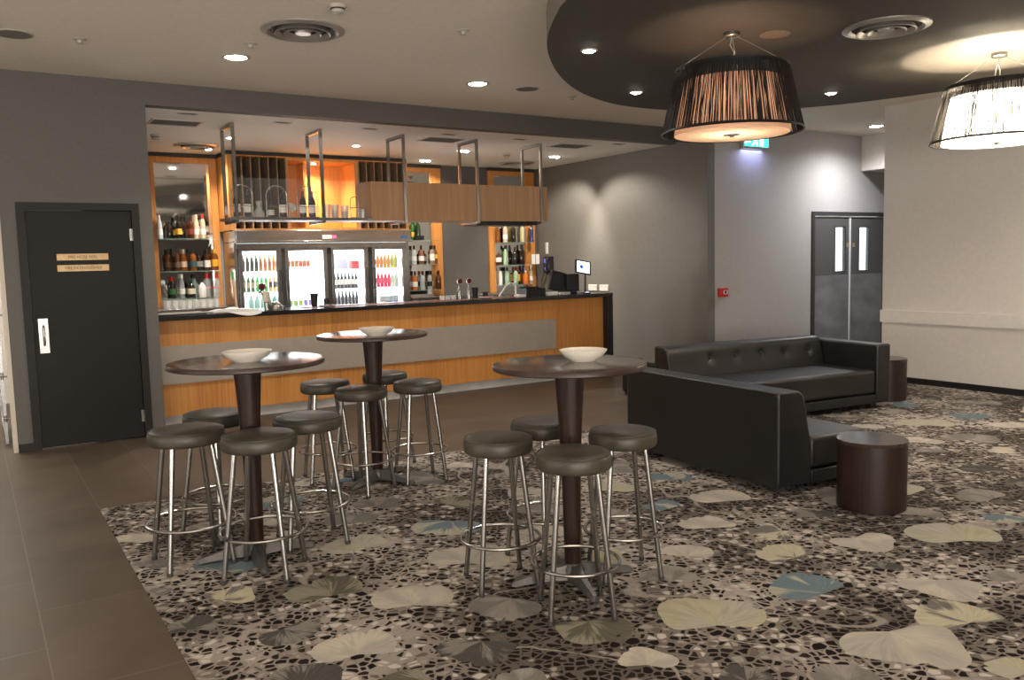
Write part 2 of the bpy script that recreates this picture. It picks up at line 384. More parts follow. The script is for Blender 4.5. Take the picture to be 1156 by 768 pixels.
# things outside, through the lobby glass
t = tag(box_obj('lobby_cabinet', (9.6, 10.2, 0), (11.9, 10.7, 1.42), mat('lobby_grey', (.25, .28, .3), .5), bev=.01), 'grey unit seen through the small glass panes of the double doors', 'cabinet')

# ------------------------------------------------------------ carpet with its leaf pattern
CAM_C = EYE
def px(x, y, z=0.0):
    d = fw + rt2*((x-578)/F_PX) - up2*((y-384)/F_PX)
    return CAM_C + d*((z-EYE.z)/d.z)
def carpet_base():
    m = bpy.data.materials.new('carpet_pebble_weave'); m.use_nodes = True; nt = m.node_tree; b = nt.nodes['Principled BSDF']
    b.inputs['Roughness'].default_value = .95; b.inputs['Specular IOR Level'].default_value = .1
    g = N(nt, 'ShaderNodeNewGeometry')
    wn = N(nt, 'ShaderNodeTexNoise', i_Scale=7.0, i_Detail=2); nt.links.new(g.outputs['Position'], wn.inputs['Vector'])
    sc = N(nt, 'ShaderNodeVectorMath', operation='SCALE'); sc.inputs['Scale'].default_value = .05; nt.links.new(wn.outputs['Color'], sc.inputs[0])
    av = N(nt, 'ShaderNodeVectorMath', operation='ADD'); nt.links.new(g.outputs['Position'], av.inputs[0]); nt.links.new(sc.outputs[0], av.inputs[1])
    mp = N(nt, 'ShaderNodeMapping'); mp.inputs['Scale'].default_value = (1, 1.0, 1); mp.inputs['Rotation'].default_value = (0, 0, .55); nt.links.new(av.outputs[0], mp.inputs[0])
    mp2 = N(nt, 'ShaderNodeMapping'); mp2.inputs['Scale'].default_value = (1.0, 1.12, 0); nt.links.new(mp.outputs[0], mp2.inputs[0])
    v1 = N(nt, 'ShaderNodeTexVoronoi', feature='F1', i_Scale=25); v2 = N(nt, 'ShaderNodeTexVoronoi', feature='DISTANCE_TO_EDGE', i_Scale=25)
    for v in (v1, v2): nt.links.new(mp2.outputs[0], v.inputs['Vector'])
    # per-cell brightness, shifted by broad patches
    sp = N(nt, 'ShaderNodeSeparateColor'); nt.links.new(v1.outputs['Color'], sp.inputs[0])
    big = N(nt, 'ShaderNodeTexNoise', i_Scale=1.3, i_Detail=3); nt.links.new(g.outputs['Position'], big.inputs['Vector'])
    mr = N(nt, 'ShaderNodeMapRange'); mr.inputs[1].default_value = .35; mr.inputs[2].default_value = .65; mr.inputs[3].default_value = -.12; mr.inputs[4].default_value = .2; nt.links.new(big.outputs[0], mr.inputs[0])
    ad = N(nt, 'ShaderNodeMath', operation='ADD'); nt.links.new(sp.outputs[0], ad.inputs[0]); nt.links.new(mr.outputs[0], ad.inputs[1])
    cell = ramp(nt, [(0, (.010, .006, .005)), (.58, (.020, .013, .010)), (.69, (.115, .095, .08)), (.78, (.27, .235, .20)), (.90, (.44, .39, .34))], 'CONSTANT')
    nt.links.new(ad.outputs[0], cell.inputs[0])
    # broad background tone between the pebbles
    bg = ramp(nt, [(.40, (.095, .08, .068)), (.5, (.18, .152, .13)), (.6, (.30, .26, .225))]); nt.links.new(big.outputs[0], bg.inputs[0])
    ed = ramp(nt, [(.09, (0, 0, 0)), (.13, (1, 1, 1))]); nt.links.new(v2.outputs['Distance'], ed.inputs[0])
    mx = N(nt, 'ShaderNodeMixRGB'); nt.links.new(ed.outputs[0], mx.inputs[0]); nt.links.new(bg.outputs[0], mx.inputs[1]); nt.links.new(cell.outputs[0], mx.inputs[2])
    # pale winding stems
    st = N(nt, 'ShaderNodeTexNoise', i_Scale=1.6, i_Detail=1); nt.links.new(av.outputs[0], st.inputs['Vector'])
    ss = N(nt, 'ShaderNodeMath', operation='SUBTRACT'); ss.inputs[1].default_value = .5; nt.links.new(st.outputs[0], ss.inputs[0])
    ab = N(nt, 'ShaderNodeMath', operation='ABSOLUTE'); nt.links.new(ss.outputs[0], ab.inputs[0])
    sr = ramp(nt, [(.004, (.75, .75, .75)), (.0075, (0, 0, 0))]); nt.links.new(ab.outputs[0], sr.inputs[0])
    mx2 = N(nt, 'ShaderNodeMixRGB'); mx2.inputs[2].default_value = (.30, .26, .225, 1); nt.links.new(sr.outputs[0], mx2.inputs[0]); nt.links.new(mx.outputs[0], mx2.inputs[1])
    nt.links.new(mx2.outputs[0], b.inputs['Base Color'])
    bp = N(nt, 'ShaderNodeBump', i_Strength=.3, i_Distance=.003); nt.links.new(v2.outputs['Distance'], bp.inputs['Height']); nt.links.new(bp.outputs[0], b.inputs['Normal'])
    return m
def leaf_mat(name, c1, c2, mixpos=.5):
    m = bpy.data.materials.new(name); m.use_nodes = True; nt = m.node_tree; b = nt.nodes['Principled BSDF']
    b.inputs['Roughness'].default_value = .95; b.inputs['Specular IOR Level'].default_value = .1
    uv = N(nt, 'ShaderNodeUVMap'); mp = N(nt, 'ShaderNodeMapping'); mp.inputs['Scale'].default_value = (26, 1.2, 1); nt.links.new(uv.outputs[0], mp.inputs[0])
    n = N(nt, 'ShaderNodeTexNoise', i_Scale=1.5, i_Detail=3); nt.links.new(mp.outputs[0], n.inputs['Vector'])
    mp3 = N(nt, 'ShaderNodeMapping'); mp3.inputs['Scale'].default_value = (3.2, .7, 1); nt.links.new(uv.outputs[0], mp3.inputs[0])
    n2 = N(nt, 'ShaderNodeTexNoise', i_Scale=1.0, i_Detail=1); nt.links.new(mp3.outputs[0], n2.inputs['Vector'])
    ad = N(nt, 'ShaderNodeMath', operation='MULTIPLY_ADD'); ad.inputs[1].default_value = .35; nt.links.new(n.outputs[0], ad.inputs[0]); nt.links.new(n2.outputs[0], ad.inputs[2])
    r = ramp(nt, [(mixpos+.12, c1), (mixpos+.20, c2)]); nt.links.new(ad.outputs[0], r.inputs[0])
    mul = N(nt, 'ShaderNodeMixRGB', blend_type='MULTIPLY'); mul.inputs[0].default_value = .38
    r2 = ramp(nt, [(.35, (.55, .55, .55)), (.6, (1, 1, 1))]); nt.links.new(n.outputs[0], r2.inputs[0])
    nt.links.new(r.outputs[0], mul.inputs[1]); nt.links.new(r2.outputs[0], mul.inputs[2]); nt.links.new(mul.outputs[0], b.inputs['Base Color'])
    return m
LM = [carpet_base(),
      leaf_mat('leaf_cream', (.45, .40, .33), (.36, .33, .28), .5),
      leaf_mat('leaf_yellow', (.38, .345, .235), (.36, .335, .27), .5),
      leaf_mat('leaf_olive', (.105, .10, .072), (.22, .20, .145), .5),
      leaf_mat('leaf_grey', (.26, .235, .21), (.17, .155, .14), .5),
      leaf_mat('leaf_dark', (.07, .065, .058), (.19, .175, .15), .56),
      leaf_mat('leaf_blue', (.13, .175, .195), (.34, .32, .25), .60),
      leaf_mat('leaf_two_tone', (.15, .14, .125), (.42, .38, .27), .47)]
CR, YE, OL, GR, DK, BL, TW = 1, 2, 3, 4, 5, 6, 7
# pixel centre, pixel half width, tone, direction the fan opens (degrees, floor plane)
LV = [(505, 592.7, 45, BL, 200), (402, 615, 40, YE, 170), (369, 667, 49, OL, 160), (467, 676, 51, CR, 100), (402, 731, 51, CR, 130), (540, 731, 49, DK, 200),
      (345, 768, 50, DK, 70), (532, 629, 50, CR, 80), (427, 569, 30, GR, 60), (516, 567, 32, OL, 20), (394, 587, 32, GR, 120), (669, 708, 49, OL, 240),
      (803, 696, 68, YE, 95), (914, 664, 54, BL, 160), (799, 592, 36, CR, 100), (777, 624, 34, CR, 60), (756, 650, 36, GR, 90), (888, 625, 38, TW, 150),
      (919, 581, 27, DK, 85), (976, 611, 40, CR, 260), (1078, 604, 58, YE, 90), (1133, 584, 28, BL, 180), (1063, 661, 50, CR, 200), (1080, 696, 54, TW, 130),
      (1020, 724, 78, CR, 240), (1140, 652, 26, GR, 90), (841, 764, 34, DK, 80), (1037, 579, 28, GR, 30), (1045, 478, 34, YE, 60), (1010, 465, 22, GR, 120),
      (1093, 469, 26, BL, 180), (1106, 455, 28, GR, 40), (1146, 481, 30, CR, 90), (981, 482, 22, CR, 60), (1097, 495, 34, GR, 20), (1050, 509, 20, GR, 80),
      (1040, 498, 26, CR, 30), (1110, 530, 28, DK, 90), (1110, 560, 36, GR, 160), (151, 609, 26, CR, 80), (170, 637, 24, GR, 30), (260, 673, 32, TW, 40),
      (216, 706, 30, DK, 120), (180, 668, 15, GR, 0), (519, 526, 20, CR, 90), (576, 537, 22, GR, 40), (688, 551, 33, YE, 60), (593, 556, 24, CR, 130),
      (691, 581, 26, GR, 10), (337, 547, 16, CR, 60), (757, 539, 28, BL, 70), (815, 562, 40, CR, 110), (620, 600, 28, YE, 30), (300, 590, 22, CR, 30),
      (946, 470, 18, GR, 20), (230, 575, 18, GR, 80), (1000, 640, 22, DK, 30), (1146, 756, 36, YE, 140), (955, 765, 40, GR, 60), (730, 745, 36, CR, 70), (590, 768, 34, GR, 100), (640, 655, 24, GR, 20)]
def leaf(b, cx, cy, hw, ang, mi, rnd, z):
    n = 40; spread = radians(rnd.uniform(185, 235)); bx, by = cx-cos(ang)*hw*.30, cy-sin(ang)*hw*.30
    c = b.bm.verts.new((bx, by, z)); prev = None; ph = rnd.uniform(0, 6); notch = rnd.uniform(-.25, .25)
    for i in range(n+1):
        t = i/n; a = ang+(t-.5)*spread
        e = math.sin(pi*t)**.28 if 0 < t < 1 else 0
        r = hw*(.98*e+.04)*(1+.07*sin(5*t*pi+ph)+.03*sin(17*t+ph*2)+rnd.uniform(-.012, .012))*(1-.16*math.exp(-((t-.5-notch)/.018)**2))
        k = 1.0
        v = b.bm.verts.new((bx+r*cos(a)*k, by+r*sin(a)*k, z))
        if prev is not None:
            f = b.bm.faces.new((c, prev, v)); f.material_index = mi
            for lp, q in zip(f.loops, ((t, 0), ((i-1)/n, 1), (t, 1))): lp[b.uv].uv = (q[0]+cx*3.7, q[1]+cy)
        prev = v
def carpet():
    b = MB(); x0, x1, y0, y1 = .604, XR-.02, -4.0, 5.80
    v = [b.bm.verts.new(p) for p in ((x0, y0, .004), (x1, y0, .004), (x1, y1, .004), (x0, y1, .004))]; b.bm.faces.new(v)
    w_ = [b.bm.verts.new(p) for p in ((x0, y0, 0), (x1, y0, 0), (x1, y1, 0), (x0, y1, 0))]
    for i in range(4): b.bm.faces.new((w_[i], w_[(i+1) % 4], v[(i+1) % 4], v[i]))
    rnd = random.Random(3); placed = []; z = .0045
    for (x, y, hwp, tone, ang) in LV:
        p = px(x, y, .006); a = px(x-hwp, y, .006); q = px(x+hwp, y, .006); hw = min(.30, (a-q).length/2)
        if p.x-hw*.2 < x0 or p.y+hw*.2 > y1: continue
        placed.append((p.x, p.y, hw)); z += .000018
        leaf(b, p.x, p.y, min(hw, .33)*1.14, radians((57+(ang-90)*.45) if ang < 180 else (-123+(ang-220)*.5)), tone, rnd, z)
    tries = 0
    while tries < 5000:
        tries += 1; x = rnd.uniform(x0+.25, x1-.25); y = rnd.uniform(y0+.3, y1-.3); hw = rnd.uniform(.15, .25)
        if all((x-a)**2+(y-c)**2 > (hw+h)**2*1.0 for a, c, h in placed):
            placed.append((x, y, hw)); leaf(b, x, y, hw, rnd.uniform(0, 6.3), rnd.choice((CR, CR, YE, OL, GR, GR, DK, BL, TW)), rnd, .0045)
    for vv in list(b.bm.verts):                      # keep the leaves inside the carpet's edge
        vv.co.x = max(x0, min(x1, vv.co.x)); vv.co.y = max(y0, min(y1, vv.co.y))
    o = b.build('carpet', LM, normals=False)
    return o
cp = carpet(); tag(cp, 'fitted carpet of ginkgo leaves over a dark pebble pattern, inlaid in the tiled floor', 'carpet')

# ------------------------------------------------------------ lights and ceiling fittings
def downlight(loc, power, label, group, r=.055, color=NEUT, angle=125, lit=True, twin=False, blend=.85):
    t = thing('downlight', label, 'ceiling light', loc, 0, group)
    if twin:
        b = MB(); b.box((-.10, -.055, -.006), (.10, .055, 0), 0, .002); b.build('trim_plate', M_offw, t)
        for dx in (-.045, .045):
            b = MB(); b.lathe([(0, -.026), (.022, -.022), (.036, -.007)], c=(dx, 0, 0), seg=20, cap=False); b.build('lens', M_glow, t)
            l = bpy.data.lights.new('downlight_beam', 'SPOT'); l.energy = power/2; l.color = color; l.spot_size = radians(96); l.spot_blend = .6; l.shadow_soft_size = .035
            o = bpy.data.objects.new('downlight_beam', l); COL.objects.link(o); o.parent = t; o.location = (dx, 0, -.035); o.rotation_euler = (radians(26)*(1 if dx > 0 else -1), radians(-20), 0)
        return t
    b = MB(); b.lathe([(r*1.35, 0), (r*1.35, -.006), (r*1.05, -.010), (r, -.004), (r, -.001)], seg=28, cap=False); b.build('trim_ring', M_offw, t)
    b = MB(); b.lathe([(0, -.022), (r*.5, -.019), (r*.85, -.011), (r, -.003)], seg=24, cap=False); b.build('lens', M_glow if lit else M_glowdim, t)
    if lit:
        l = bpy.data.lights.new('downlight_beam', 'SPOT'); l.energy = power; l.color = color; l.spot_size = radians(angle); l.spot_blend = blend; l.shadow_soft_size = r
        o = bpy.data.objects.new('downlight_beam', l); COL.objects.link(o); o.parent = t; o.location = (0, 0, -.03)
    return t
G1 = 'large downlights in the white ceiling'
downlight((1.90, 6.86, CZ), 95, 'large round lit downlight in the white ceiling, above the left bar table', G1, .082)
downlight((4.11, 6.876, CZ), 95, 'large round lit downlight in the white ceiling, in front of the middle bar', G1, .082)
downlight((10.16, 6.85, CZ), 165, 'large round lit downlight in the ceiling over the double doors', G1, .082, (.97, .96, 1), 158, blend=1.0)
G2 = 'small downlights in the dark ceiling island'
downlight((3.755, 4.757, 2.95), 38, 'small lit downlight in the dark ceiling island, nearest its curved left end', G2, .045)
downlight((5.04, 5.733, 2.95), 38, 'small lit downlight in the dark ceiling island, just left of the dim brown pendant', G2, .045)
downlight((6.70, 4.977, 2.95), 38, 'small lit downlight in the dark ceiling island, between the two pendants', G2, .045)
for x, y in ((3.2, 2.2), (5.1, 1.3), (7.2, 2.6)):  # unseen lamps added for more light
    downlight((x, y, 2.95), 38, 'added small downlight in the unseen near half of the dark ceiling island, for brightness', G2, .045)
for x, y in ((-1.8, 6.8), (-1.8, 3.4), (.3, 3.2), (.8, -.5), (4.0, -1.6), (8.3, .0), (8.35, 2.0), (8.4, 3.1)):  # more added lamps out of view, set for overall brightness
    downlight((x, y, CZ), 60 if x > 2 else 32, 'added large downlight in the unseen white ceiling, to brighten the room', G1, .082)
G3 = 'lit downlights over the bar'
for (x, y, p, lb) in ((2.582, 9.71, 150, 'lit downlight over the bar, at the leftmost chrome hanger'), (4.099, 9.772, 150, 'lit downlight over the bar, above the middle of the fridge'),
                   (5.571, 10.819, 75, 'lit downlight over the bar, at the right end of the wine cabinet'), (5.558, 9.706, 150, 'lit downlight over the bar, beside the fourth chrome hanger'),
                   (7.057, 9.755, 190, 'lit downlight over the bar, nearest the plain grey side wall'), (2.582, 10.736, 75, 'lit downlight over the bar, above the left mirror')):
    downlight((x, y, AZ), p, lb, G3, .045, WARM, twin=x > 5)
G4 = 'unlit square-slot downlights along the bar bulkhead'
for i, (x, y) in enumerate(((1.85, 8.385), (2.789, 8.51), (3.743, 8.52), (4.713, 8.541), (5.676, 8.542), (7.082, 8.404))):
    t = thing('recessed_fitting', 'small unlit dark recessed fitting behind the bulkhead, %s of six from the left' % ORD[i], 'ceiling fitting', (x, y, AZ), 0, G4)
    b = MB(); b.box((-.085, -.05, -.006), (.085, -.035, 0)); b.box((-.085, .035, -.006), (.085, .05, 0)); b.box((-.085, -.035, -.006), (-.065, .035, 0)); b.box((.065, -.035, -.006), (.085, .035, 0)); b.build('surround', M_offw, t)
    box_obj('slot', (-.065, -.035, -.003), (.065, .035, -.001), M_slat, t)
def grille(x, y, w_, d, lb):
    t = thing('air_grille', lb, 'air vent', (x, y, AZ), 0, 'flat return air grilles over the bar')
    b = MB(); 
    for lo, hi in (((-w_, -d), (w_, -d+.02)), ((-w_, d-.02), (w_, d)), ((-w_, -d+.02), (-w_+.02, d-.02)), ((w_-.02, -d+.02), (w_, d-.02))): b.box((*lo, -.008), (*hi, 0))
    b.build('frame', M_silver, t)
    b = MB(); b.box((-w_+.02, -d+.02, -.002), (w_-.02, d-.02, -.001), 1)
    for i in range(14): yy = -d+.03+i*(2*d-.06)/14; b.box((-w_+.02, yy, -.007), (w_-.02, yy+.006, -.002))
    b.build('slat_panel', [mat('grille_grey', (.12, .11, .10), .5), M_slat], t)
grille(1.85, 8.95, .24, .17, 'grey rectangular return grille over the left end of the bar')
grille(4.83, 8.95, .24, .17, 'grey rectangular return grille over the bar between third and fourth hangers')
grille(6.60, 8.79, .24, .17, 'grey rectangular return grille over the right end of the bar')
def round_vent(loc, r, lb, m=M_silver):
    t = thing('round_air_diffuser', lb, 'air vent', loc, 0, 'round ceiling air diffusers')
    b = MB(); b.lathe([(r, 0), (r, -.008), (r*.86, -.022), (r*.80, -.012), (r*.78, 0)], seg=40, cap=False); b.build('outer_ring', m, t)
    for k in (.62, .40): 
        b = MB(); b.lathe([(r*k, -.002), (r*(k+.06), -.030), (r*(k+.03), -.034), (r*(k-.06), -.006)], seg=36, cap=False); b.build('cone_ring', m, t)
    b = MB(); b.lathe([(0, -.028), (r*.18, -.028), (r*.2, -.018), (r*.2, -.002)], seg=24, cap=False); b.build('centre_boss', m, t)
    b = MB(); b.lathe([(0, -.0015), (r*.8, -.0015)], seg=36, cap=False); b.build('throat', M_slat, t)
round_vent((2.109, 5.893, CZ), .29, 'round silver air diffuser in the white ceiling above the left bar table')
round_vent((5.12, 3.39, 2.95), .27, 'round silver air diffuser in the dark ceiling island between the two pendants')
round_vent((2.382, 10.484, AZ), .25, 'round grey air diffuser over the bar near the left mirror')
round_vent((6.985, 10.623, AZ), .27, 'round grey air diffuser over the bar near the side wall')
def speaker(loc, r, lb, m=M_grey):
    t = thing('ceiling_speaker', lb, 'speaker', loc, 0, 'flush round ceiling speakers')
    b = MB(); b.lathe([(r, 0), (r, -.005), (r*.9, -.007)], seg=32, cap=False); b.build('rim', M_offw if m is M_grey else m, t)
    b = MB(); b.lathe([(0, -.006), (r*.92, -.006)], seg=32, cap=False); b.build('grille_cloth', m, t)
speaker((.394, 6.888, CZ), .125, 'flush round beige ceiling speaker above the grey service door')
speaker((4.664, 6.875, CZ), .115, 'flush round beige ceiling speaker right of the middle large downlight')
speaker((4.60, 3.85, 2.95), .10, 'flush round speaker in the dark ceiling island beside the brown pendant rose', mat('brownish_paint', (.16, .12, .09), .6))
def smoke(loc, r, lb):
    t = thing('smoke_detector', lb, 'smoke detector', loc, 0, None)
    b = MB(); b.lathe([(r, 0), (r, -.012), (r*.92, -.02), (r*.78, -.022), (r*.72, -.045), (r*.55, -.052), (0, -.052)], seg=28, cap=False); b.build('body', M_offw, t)
    b = MB(); b.lathe([(r*.82, -.021), (r*.82, -.030), (r*.7, -.030)], seg=28, cap=False); b.build('sensing_slot', M_slat, t)
smoke((2.11, 5.24, CZ), .055, 'white dome smoke detector at the top edge above the round diffuser')
smoke((1.817, 9.828, AZ), .05, 'white smoke detector over the left end of the bar')
smoke((6.289, 9.8, AZ), .05, 'white smoke detector over the bar between the last two hangers')
for (x, y, lb) in ((.801, 6.835, 'small flush sprinkler cover in the white ceiling left of the first downlight'), (1.89, 6.411, 'small sprinkler head beside the left large downlight'),
                   (3.106, 5.372, 'small sprinkler head in the middle of the white ceiling'), (5.30, 7.0, 'small sprinkler head next to the curved edge of the dark ceiling')):
    t = thing('sprinkler', lb, 'sprinkler', (x, y, CZ)); b = MB(); b.lathe([(.045, 0), (.045, -.004), (.02, -.012), (.012, -.03), (.022, -.032), (.0, -.036)], seg=20, cap=False); b.build('head', M_offw, t)
    b = MB(); b.tube([(-.015, 0, -.012), (-.012, 0, -.03)], .003, 6); b.tube([(.015, 0, -.012), (.012, 0, -.03)], .003, 6); b.build('yoke', M_silver, t)

# pendants
M_thread = mat('black_thread', (.012, .009, .008), .7)
def diffuser_mat(name, col, k, emit, es):
    m = bpy.data.materials.new(name); m.use_nodes = True; nt = m.node_tree
    for n in list(nt.nodes): nt.nodes.remove(n)
    out = N(nt, 'ShaderNodeOutputMaterial'); d = N(nt, 'ShaderNodeBsdfDiffuse'); d.inputs[0].default_value = (*col, 1)
    tl = N(nt, 'ShaderNodeBsdfTranslucent'); tl.inputs[0].default_value = (*col, 1); ms = N(nt, 'ShaderNodeMixShader'); ms.inputs[0].default_value = k
    nt.links.new(d.outputs[0], ms.inputs[1]); nt.links.new(tl.outputs[0], ms.inputs[2])
    e = N(nt, 'ShaderNodeEmission'); e.inputs[0].default_value = (*emit, 1); e.inputs[1].default_value = es
    ns = N(nt, 'ShaderNodeTexNoise', i_Scale=9); g = N(nt, 'ShaderNodeTexCoord'); nt.links.new(g.outputs['Object'], ns.inputs['Vector'])
    a = N(nt, 'ShaderNodeAddShader'); nt.links.new(ms.outputs[0], a.inputs[0]); nt.links.new(e.outputs[0], a.inputs[1]); nt.links.new(a.outputs[0], out.inputs[0])
    return m
def pendant(loc, lb, imat, dmat, power, color, outdark, spacing=.0052, slant=1.0, rb=.455, rtp=.36, z0=-.64, z1=-.23):
    t = thing('pendant_lamp', lb, 'pendant light', loc)
    b = MB(); b.lathe([(0, 0), (.055, 0), (.055, -.022), (.045, -.03), (0, -.03)], seg=28, cap=False); b.build('ceiling_rose', M_chrome, t)
    b = MB(); b.tube([(0, 0, -.03), (-.015, 0, -.08), (.02, .0, -.12), (.02, 0, -.20), (0, 0, -.27)], .004, 8); b.build('flex', M_silver, t)
    for k in range(3):
        a = 2*pi*k/3+.6; b = MB(); b.tube([(.04*cos(a), .04*sin(a), -.03), (rtp*cos(a), rtp*sin(a), z1)], .0014, 6); b.build('suspension_wire', M_silver, t)
    b = MB(); rnd = random.Random(int(loc[0]*10)); a = 0.0; vs = b.bm.verts; fc = b.bm.faces
    while a < 2*pi:
        dens = .5+.5*sin(a*9+2*sin(a*4))*sin(a*5+1); a += (spacing*(1.5-1.1*dens))*(.6+.8*rnd.random())/rb
        ofs = rnd.uniform(-.003, .003); da = rnd.uniform(-.035, .035)*slant; th = .0016
        tri = []
        for rr, z, aa in ((rb, z0, a+da), (rtp, z1, a)):
            c_ = Vector(((rr+ofs)*cos(aa), (rr+ofs)*sin(aa), z)); e_ = Vector((-sin(aa), cos(aa), 0)); n_ = Vector((cos(aa), sin(aa), 0))
            tri.append([vs.new(c_+e_*th), vs.new(c_-e_*th), vs.new(c_-n_*th*1.5)])
        for i in range(3): fc.new((tri[0][i], tri[0][(i+1) % 3], tri[1][(i+1) % 3], tri[1][i]))
    sh = b.build('string_shade', M_thread, t, normals=True)
    b = MB(); b.lathe([(rtp+(rb-rtp)*.06, z1-.025), (rtp+.002, z1+.004)], seg=72, cap=False); b.lathe([(rb+.002, z0-.004), (rb-(rb-rtp)*.03, z0+.012)], seg=72, cap=False); b.build('shade_band', outdark, t)
    b = MB()
    for r, z in ((rb, z0), (rtp, z1)): b.tube([(r*cos(2*pi*i/72), r*sin(2*pi*i/72), z) for i in range(72)], .006, 8, closed=True)
    b.build('shade_ring', outdark, t)
    ri = .375; zi = z0-.012
    b = MB(); b.lathe([(ri, zi), (ri*.86, z1-.08)], seg=64, cap=False); b.build('inner_drum', imat, t)
    b = MB(); b.lathe([(0, zi+.0), (ri*.98, zi+.0)], seg=64, cap=False); df = b.build('diffuser', dmat, t)
    b = MB(); b.lathe([(0, zi-.022), (.012, zi-.02), (.018, zi-.008), (.055, zi-.006), (.055, zi-.002)], seg=28, cap=False); b.build('finial', M_silver, df)
    b = MB(); b.tube([(0, 0, -.25), (0, 0, -.36)], .016, 10); b.build('lamp_holder', M_silver, t)
    b = MB(); b.lathe([(0, -.44), (.03, -.42), (.035, -.40), (.02, -.37), (.015, -.36)], seg=16, cap=False); b.build('bulb', mat('bulb_glass', (1, 1, 1), .3, emit=(1, .85, .6), es=6), t)
    l = bpy.data.lights.new('pendant_glow', 'POINT'); l.energy = power; l.color = color; l.shadow_soft_size = .05
    o = bpy.data.objects.new('pendant_glow', l); COL.objects.link(o); o.parent = t; o.location = (0, 0, -.48)
    return t
pendant((4.314, 3.965, 2.95), 'dim pendant lamp with brown-black string shade, left of the two and fully in view', 
        diffuser_mat('warm_inner_drum', (.60, .43, .33), .35, (1, .45, .25), .0), diffuser_mat('warm_diffuser', (.80, .74, .62), .5, (1, .7, .4), .0), 6, (1, .68, .46), M_black, .0029)
pendant((6.566, 3.422, 2.95), 'brightly lit pendant lamp with black string shade, at the right edge', 
        diffuser_mat('white_inner_drum', (.85, .82, .75), .5, (1, .9, .75), 1.5), diffuser_mat('white_diffuser', (.85, .82, .75), .5, (1, .9, .75), 1.5), 150, (1, .84, .62), M_black, .0045)

# ------------------------------------------------------------ bar counter
CT = 1.062
bar = thing('bar_counter', 'long timber-fronted bar with beige panel band and black stone top', 'bar counter', (1.5, 8.5, 0))
def bb(name, lo, hi, m, bev=0): 
    b = MB(); b.box((lo[0]-1.5, lo[1]-8.5, lo[2]), (hi[0]-1.5, hi[1]-8.5, hi[2]), 0, bev); return b.build(name, m, bar)
bb('front_panel', (1.44, 8.50, .10), (6.87, 8.54, CT-.045), M_oak)
bb('accent_panel', (1.44, 8.475, .405), (6.105, 8.5, .772), M_panel, .002)
bb('kick_plate', (1.44, 8.54, 0), (6.87, 8.56, .10), M_kick)
bb('counter_top', (1.44, 8.40, CT-.045), (6.96, 9.02, CT), M_stone, .004)
bb('end_panel', (6.87, 8.40, 0), (6.955, 9.0, CT-.045), M_black, .003)
bb('carcass', (1.44, 8.56, 0), (6.87, 8.95, CT-.05), M_darkwood)
bb('bar_mat', (2.9, 8.52, CT), (6.6, 8.80, CT+.001), mat('red_bar_mat', (.10, .018, .014), .8))
# back counter behind the bar
bc = thing('back_counter', 'low dark back counter under the left mirror shelves', 'counter', (1.45, 10.75, 0)); b = MB(); b.box((0, .02, 0), (1.33, .53, .98)); b.build('cabinet', M_darkwood, bc); b = MB(); b.box((0, 0, .98), (1.335, .54, 1.02), 0, .003); b.build('top', M_steel, bc)
bc = thing('back_counter', 'steel-topped back counter under the right bottle shelves', 'counter', (5.26, 10.75, 0)); b = MB(); b.box((0, .02, 0), (2.5, .53, .98)); b.build('cabinet', M_darkwood, bc); b = MB(); b.box((0, 0, .98), (2.51, .54, 1.02), 0, .003); b.build('top', M_steel, bc)

# ------------------------------------------------------------ hanging rack above the bar
rk = thing('hanging_rack', 'timber and chrome rack hung from the ceiling above the bar', 'shelf rack', (2.3, 8.73, 0))
def rb_(name, lo, hi, m, bev=0, par=None):
    b = MB(); b.box((lo[0]-2.3, lo[1]-8.73, lo[2]), (hi[0]-2.3, hi[1]-8.73, hi[2]), 0, bev); return b.build(name, m, par or rk)
for x in (2.345, 3.26, 4.225, 5.178, 6.10):
    b = MB(); s_ = .016; X = x-2.3
    for (lo, hi) in (((X-s_, -.012, 1.96), (X+s_, .012, 2.945)), ((X-s_, .40, 1.96), (X+s_, .424, 2.945)), ((X-s_, .012, 2.915), (X+s_, .40, 2.945)), ((X-s_, .012, 1.955), (X+s_, .42, 1.978))): b.box(lo, hi)
    b.build('hanger_frame', M_chrome, rk)
rb_('shelf_board', (2.28, 8.735, 1.985), (3.81, 9.14, 2.012), M_oakp)
rb_('shelf_edge', (2.28, 8.722, 1.983), (3.81, 8.735, 2.012), M_steel)
M_thin = mat('faint_glass', (.95, .97, .96), .03, alpha=.045)
rb_('glass_guard', (2.36, 8.745, 2.012), (3.80, 8.751, 2.41), M_thin)
rb_('front_fascia', (3.81, 8.742, 1.985), (6.20, 8.762, 2.415), M_oakp)
rb_('side_panel', (3.81, 8.762, 1.985), (3.828, 9.14, 2.415), M_oakp)
rb_('side_panel', (6.182, 8.762, 1.985), (6.20, 9.14, 2.415), M_oakp)
rb_('back_fascia', (3.828, 9.12, 1.985), (6.182, 9.138, 2.415), M_oakp)
rb_('base_board', (3.828, 8.762, 1.985), (6.182, 9.12, 2.0), M_oakp)
rb_('light_tray', (5.19, 8.80, 1.94), (6.08, 9.10, 1.984), M_black)

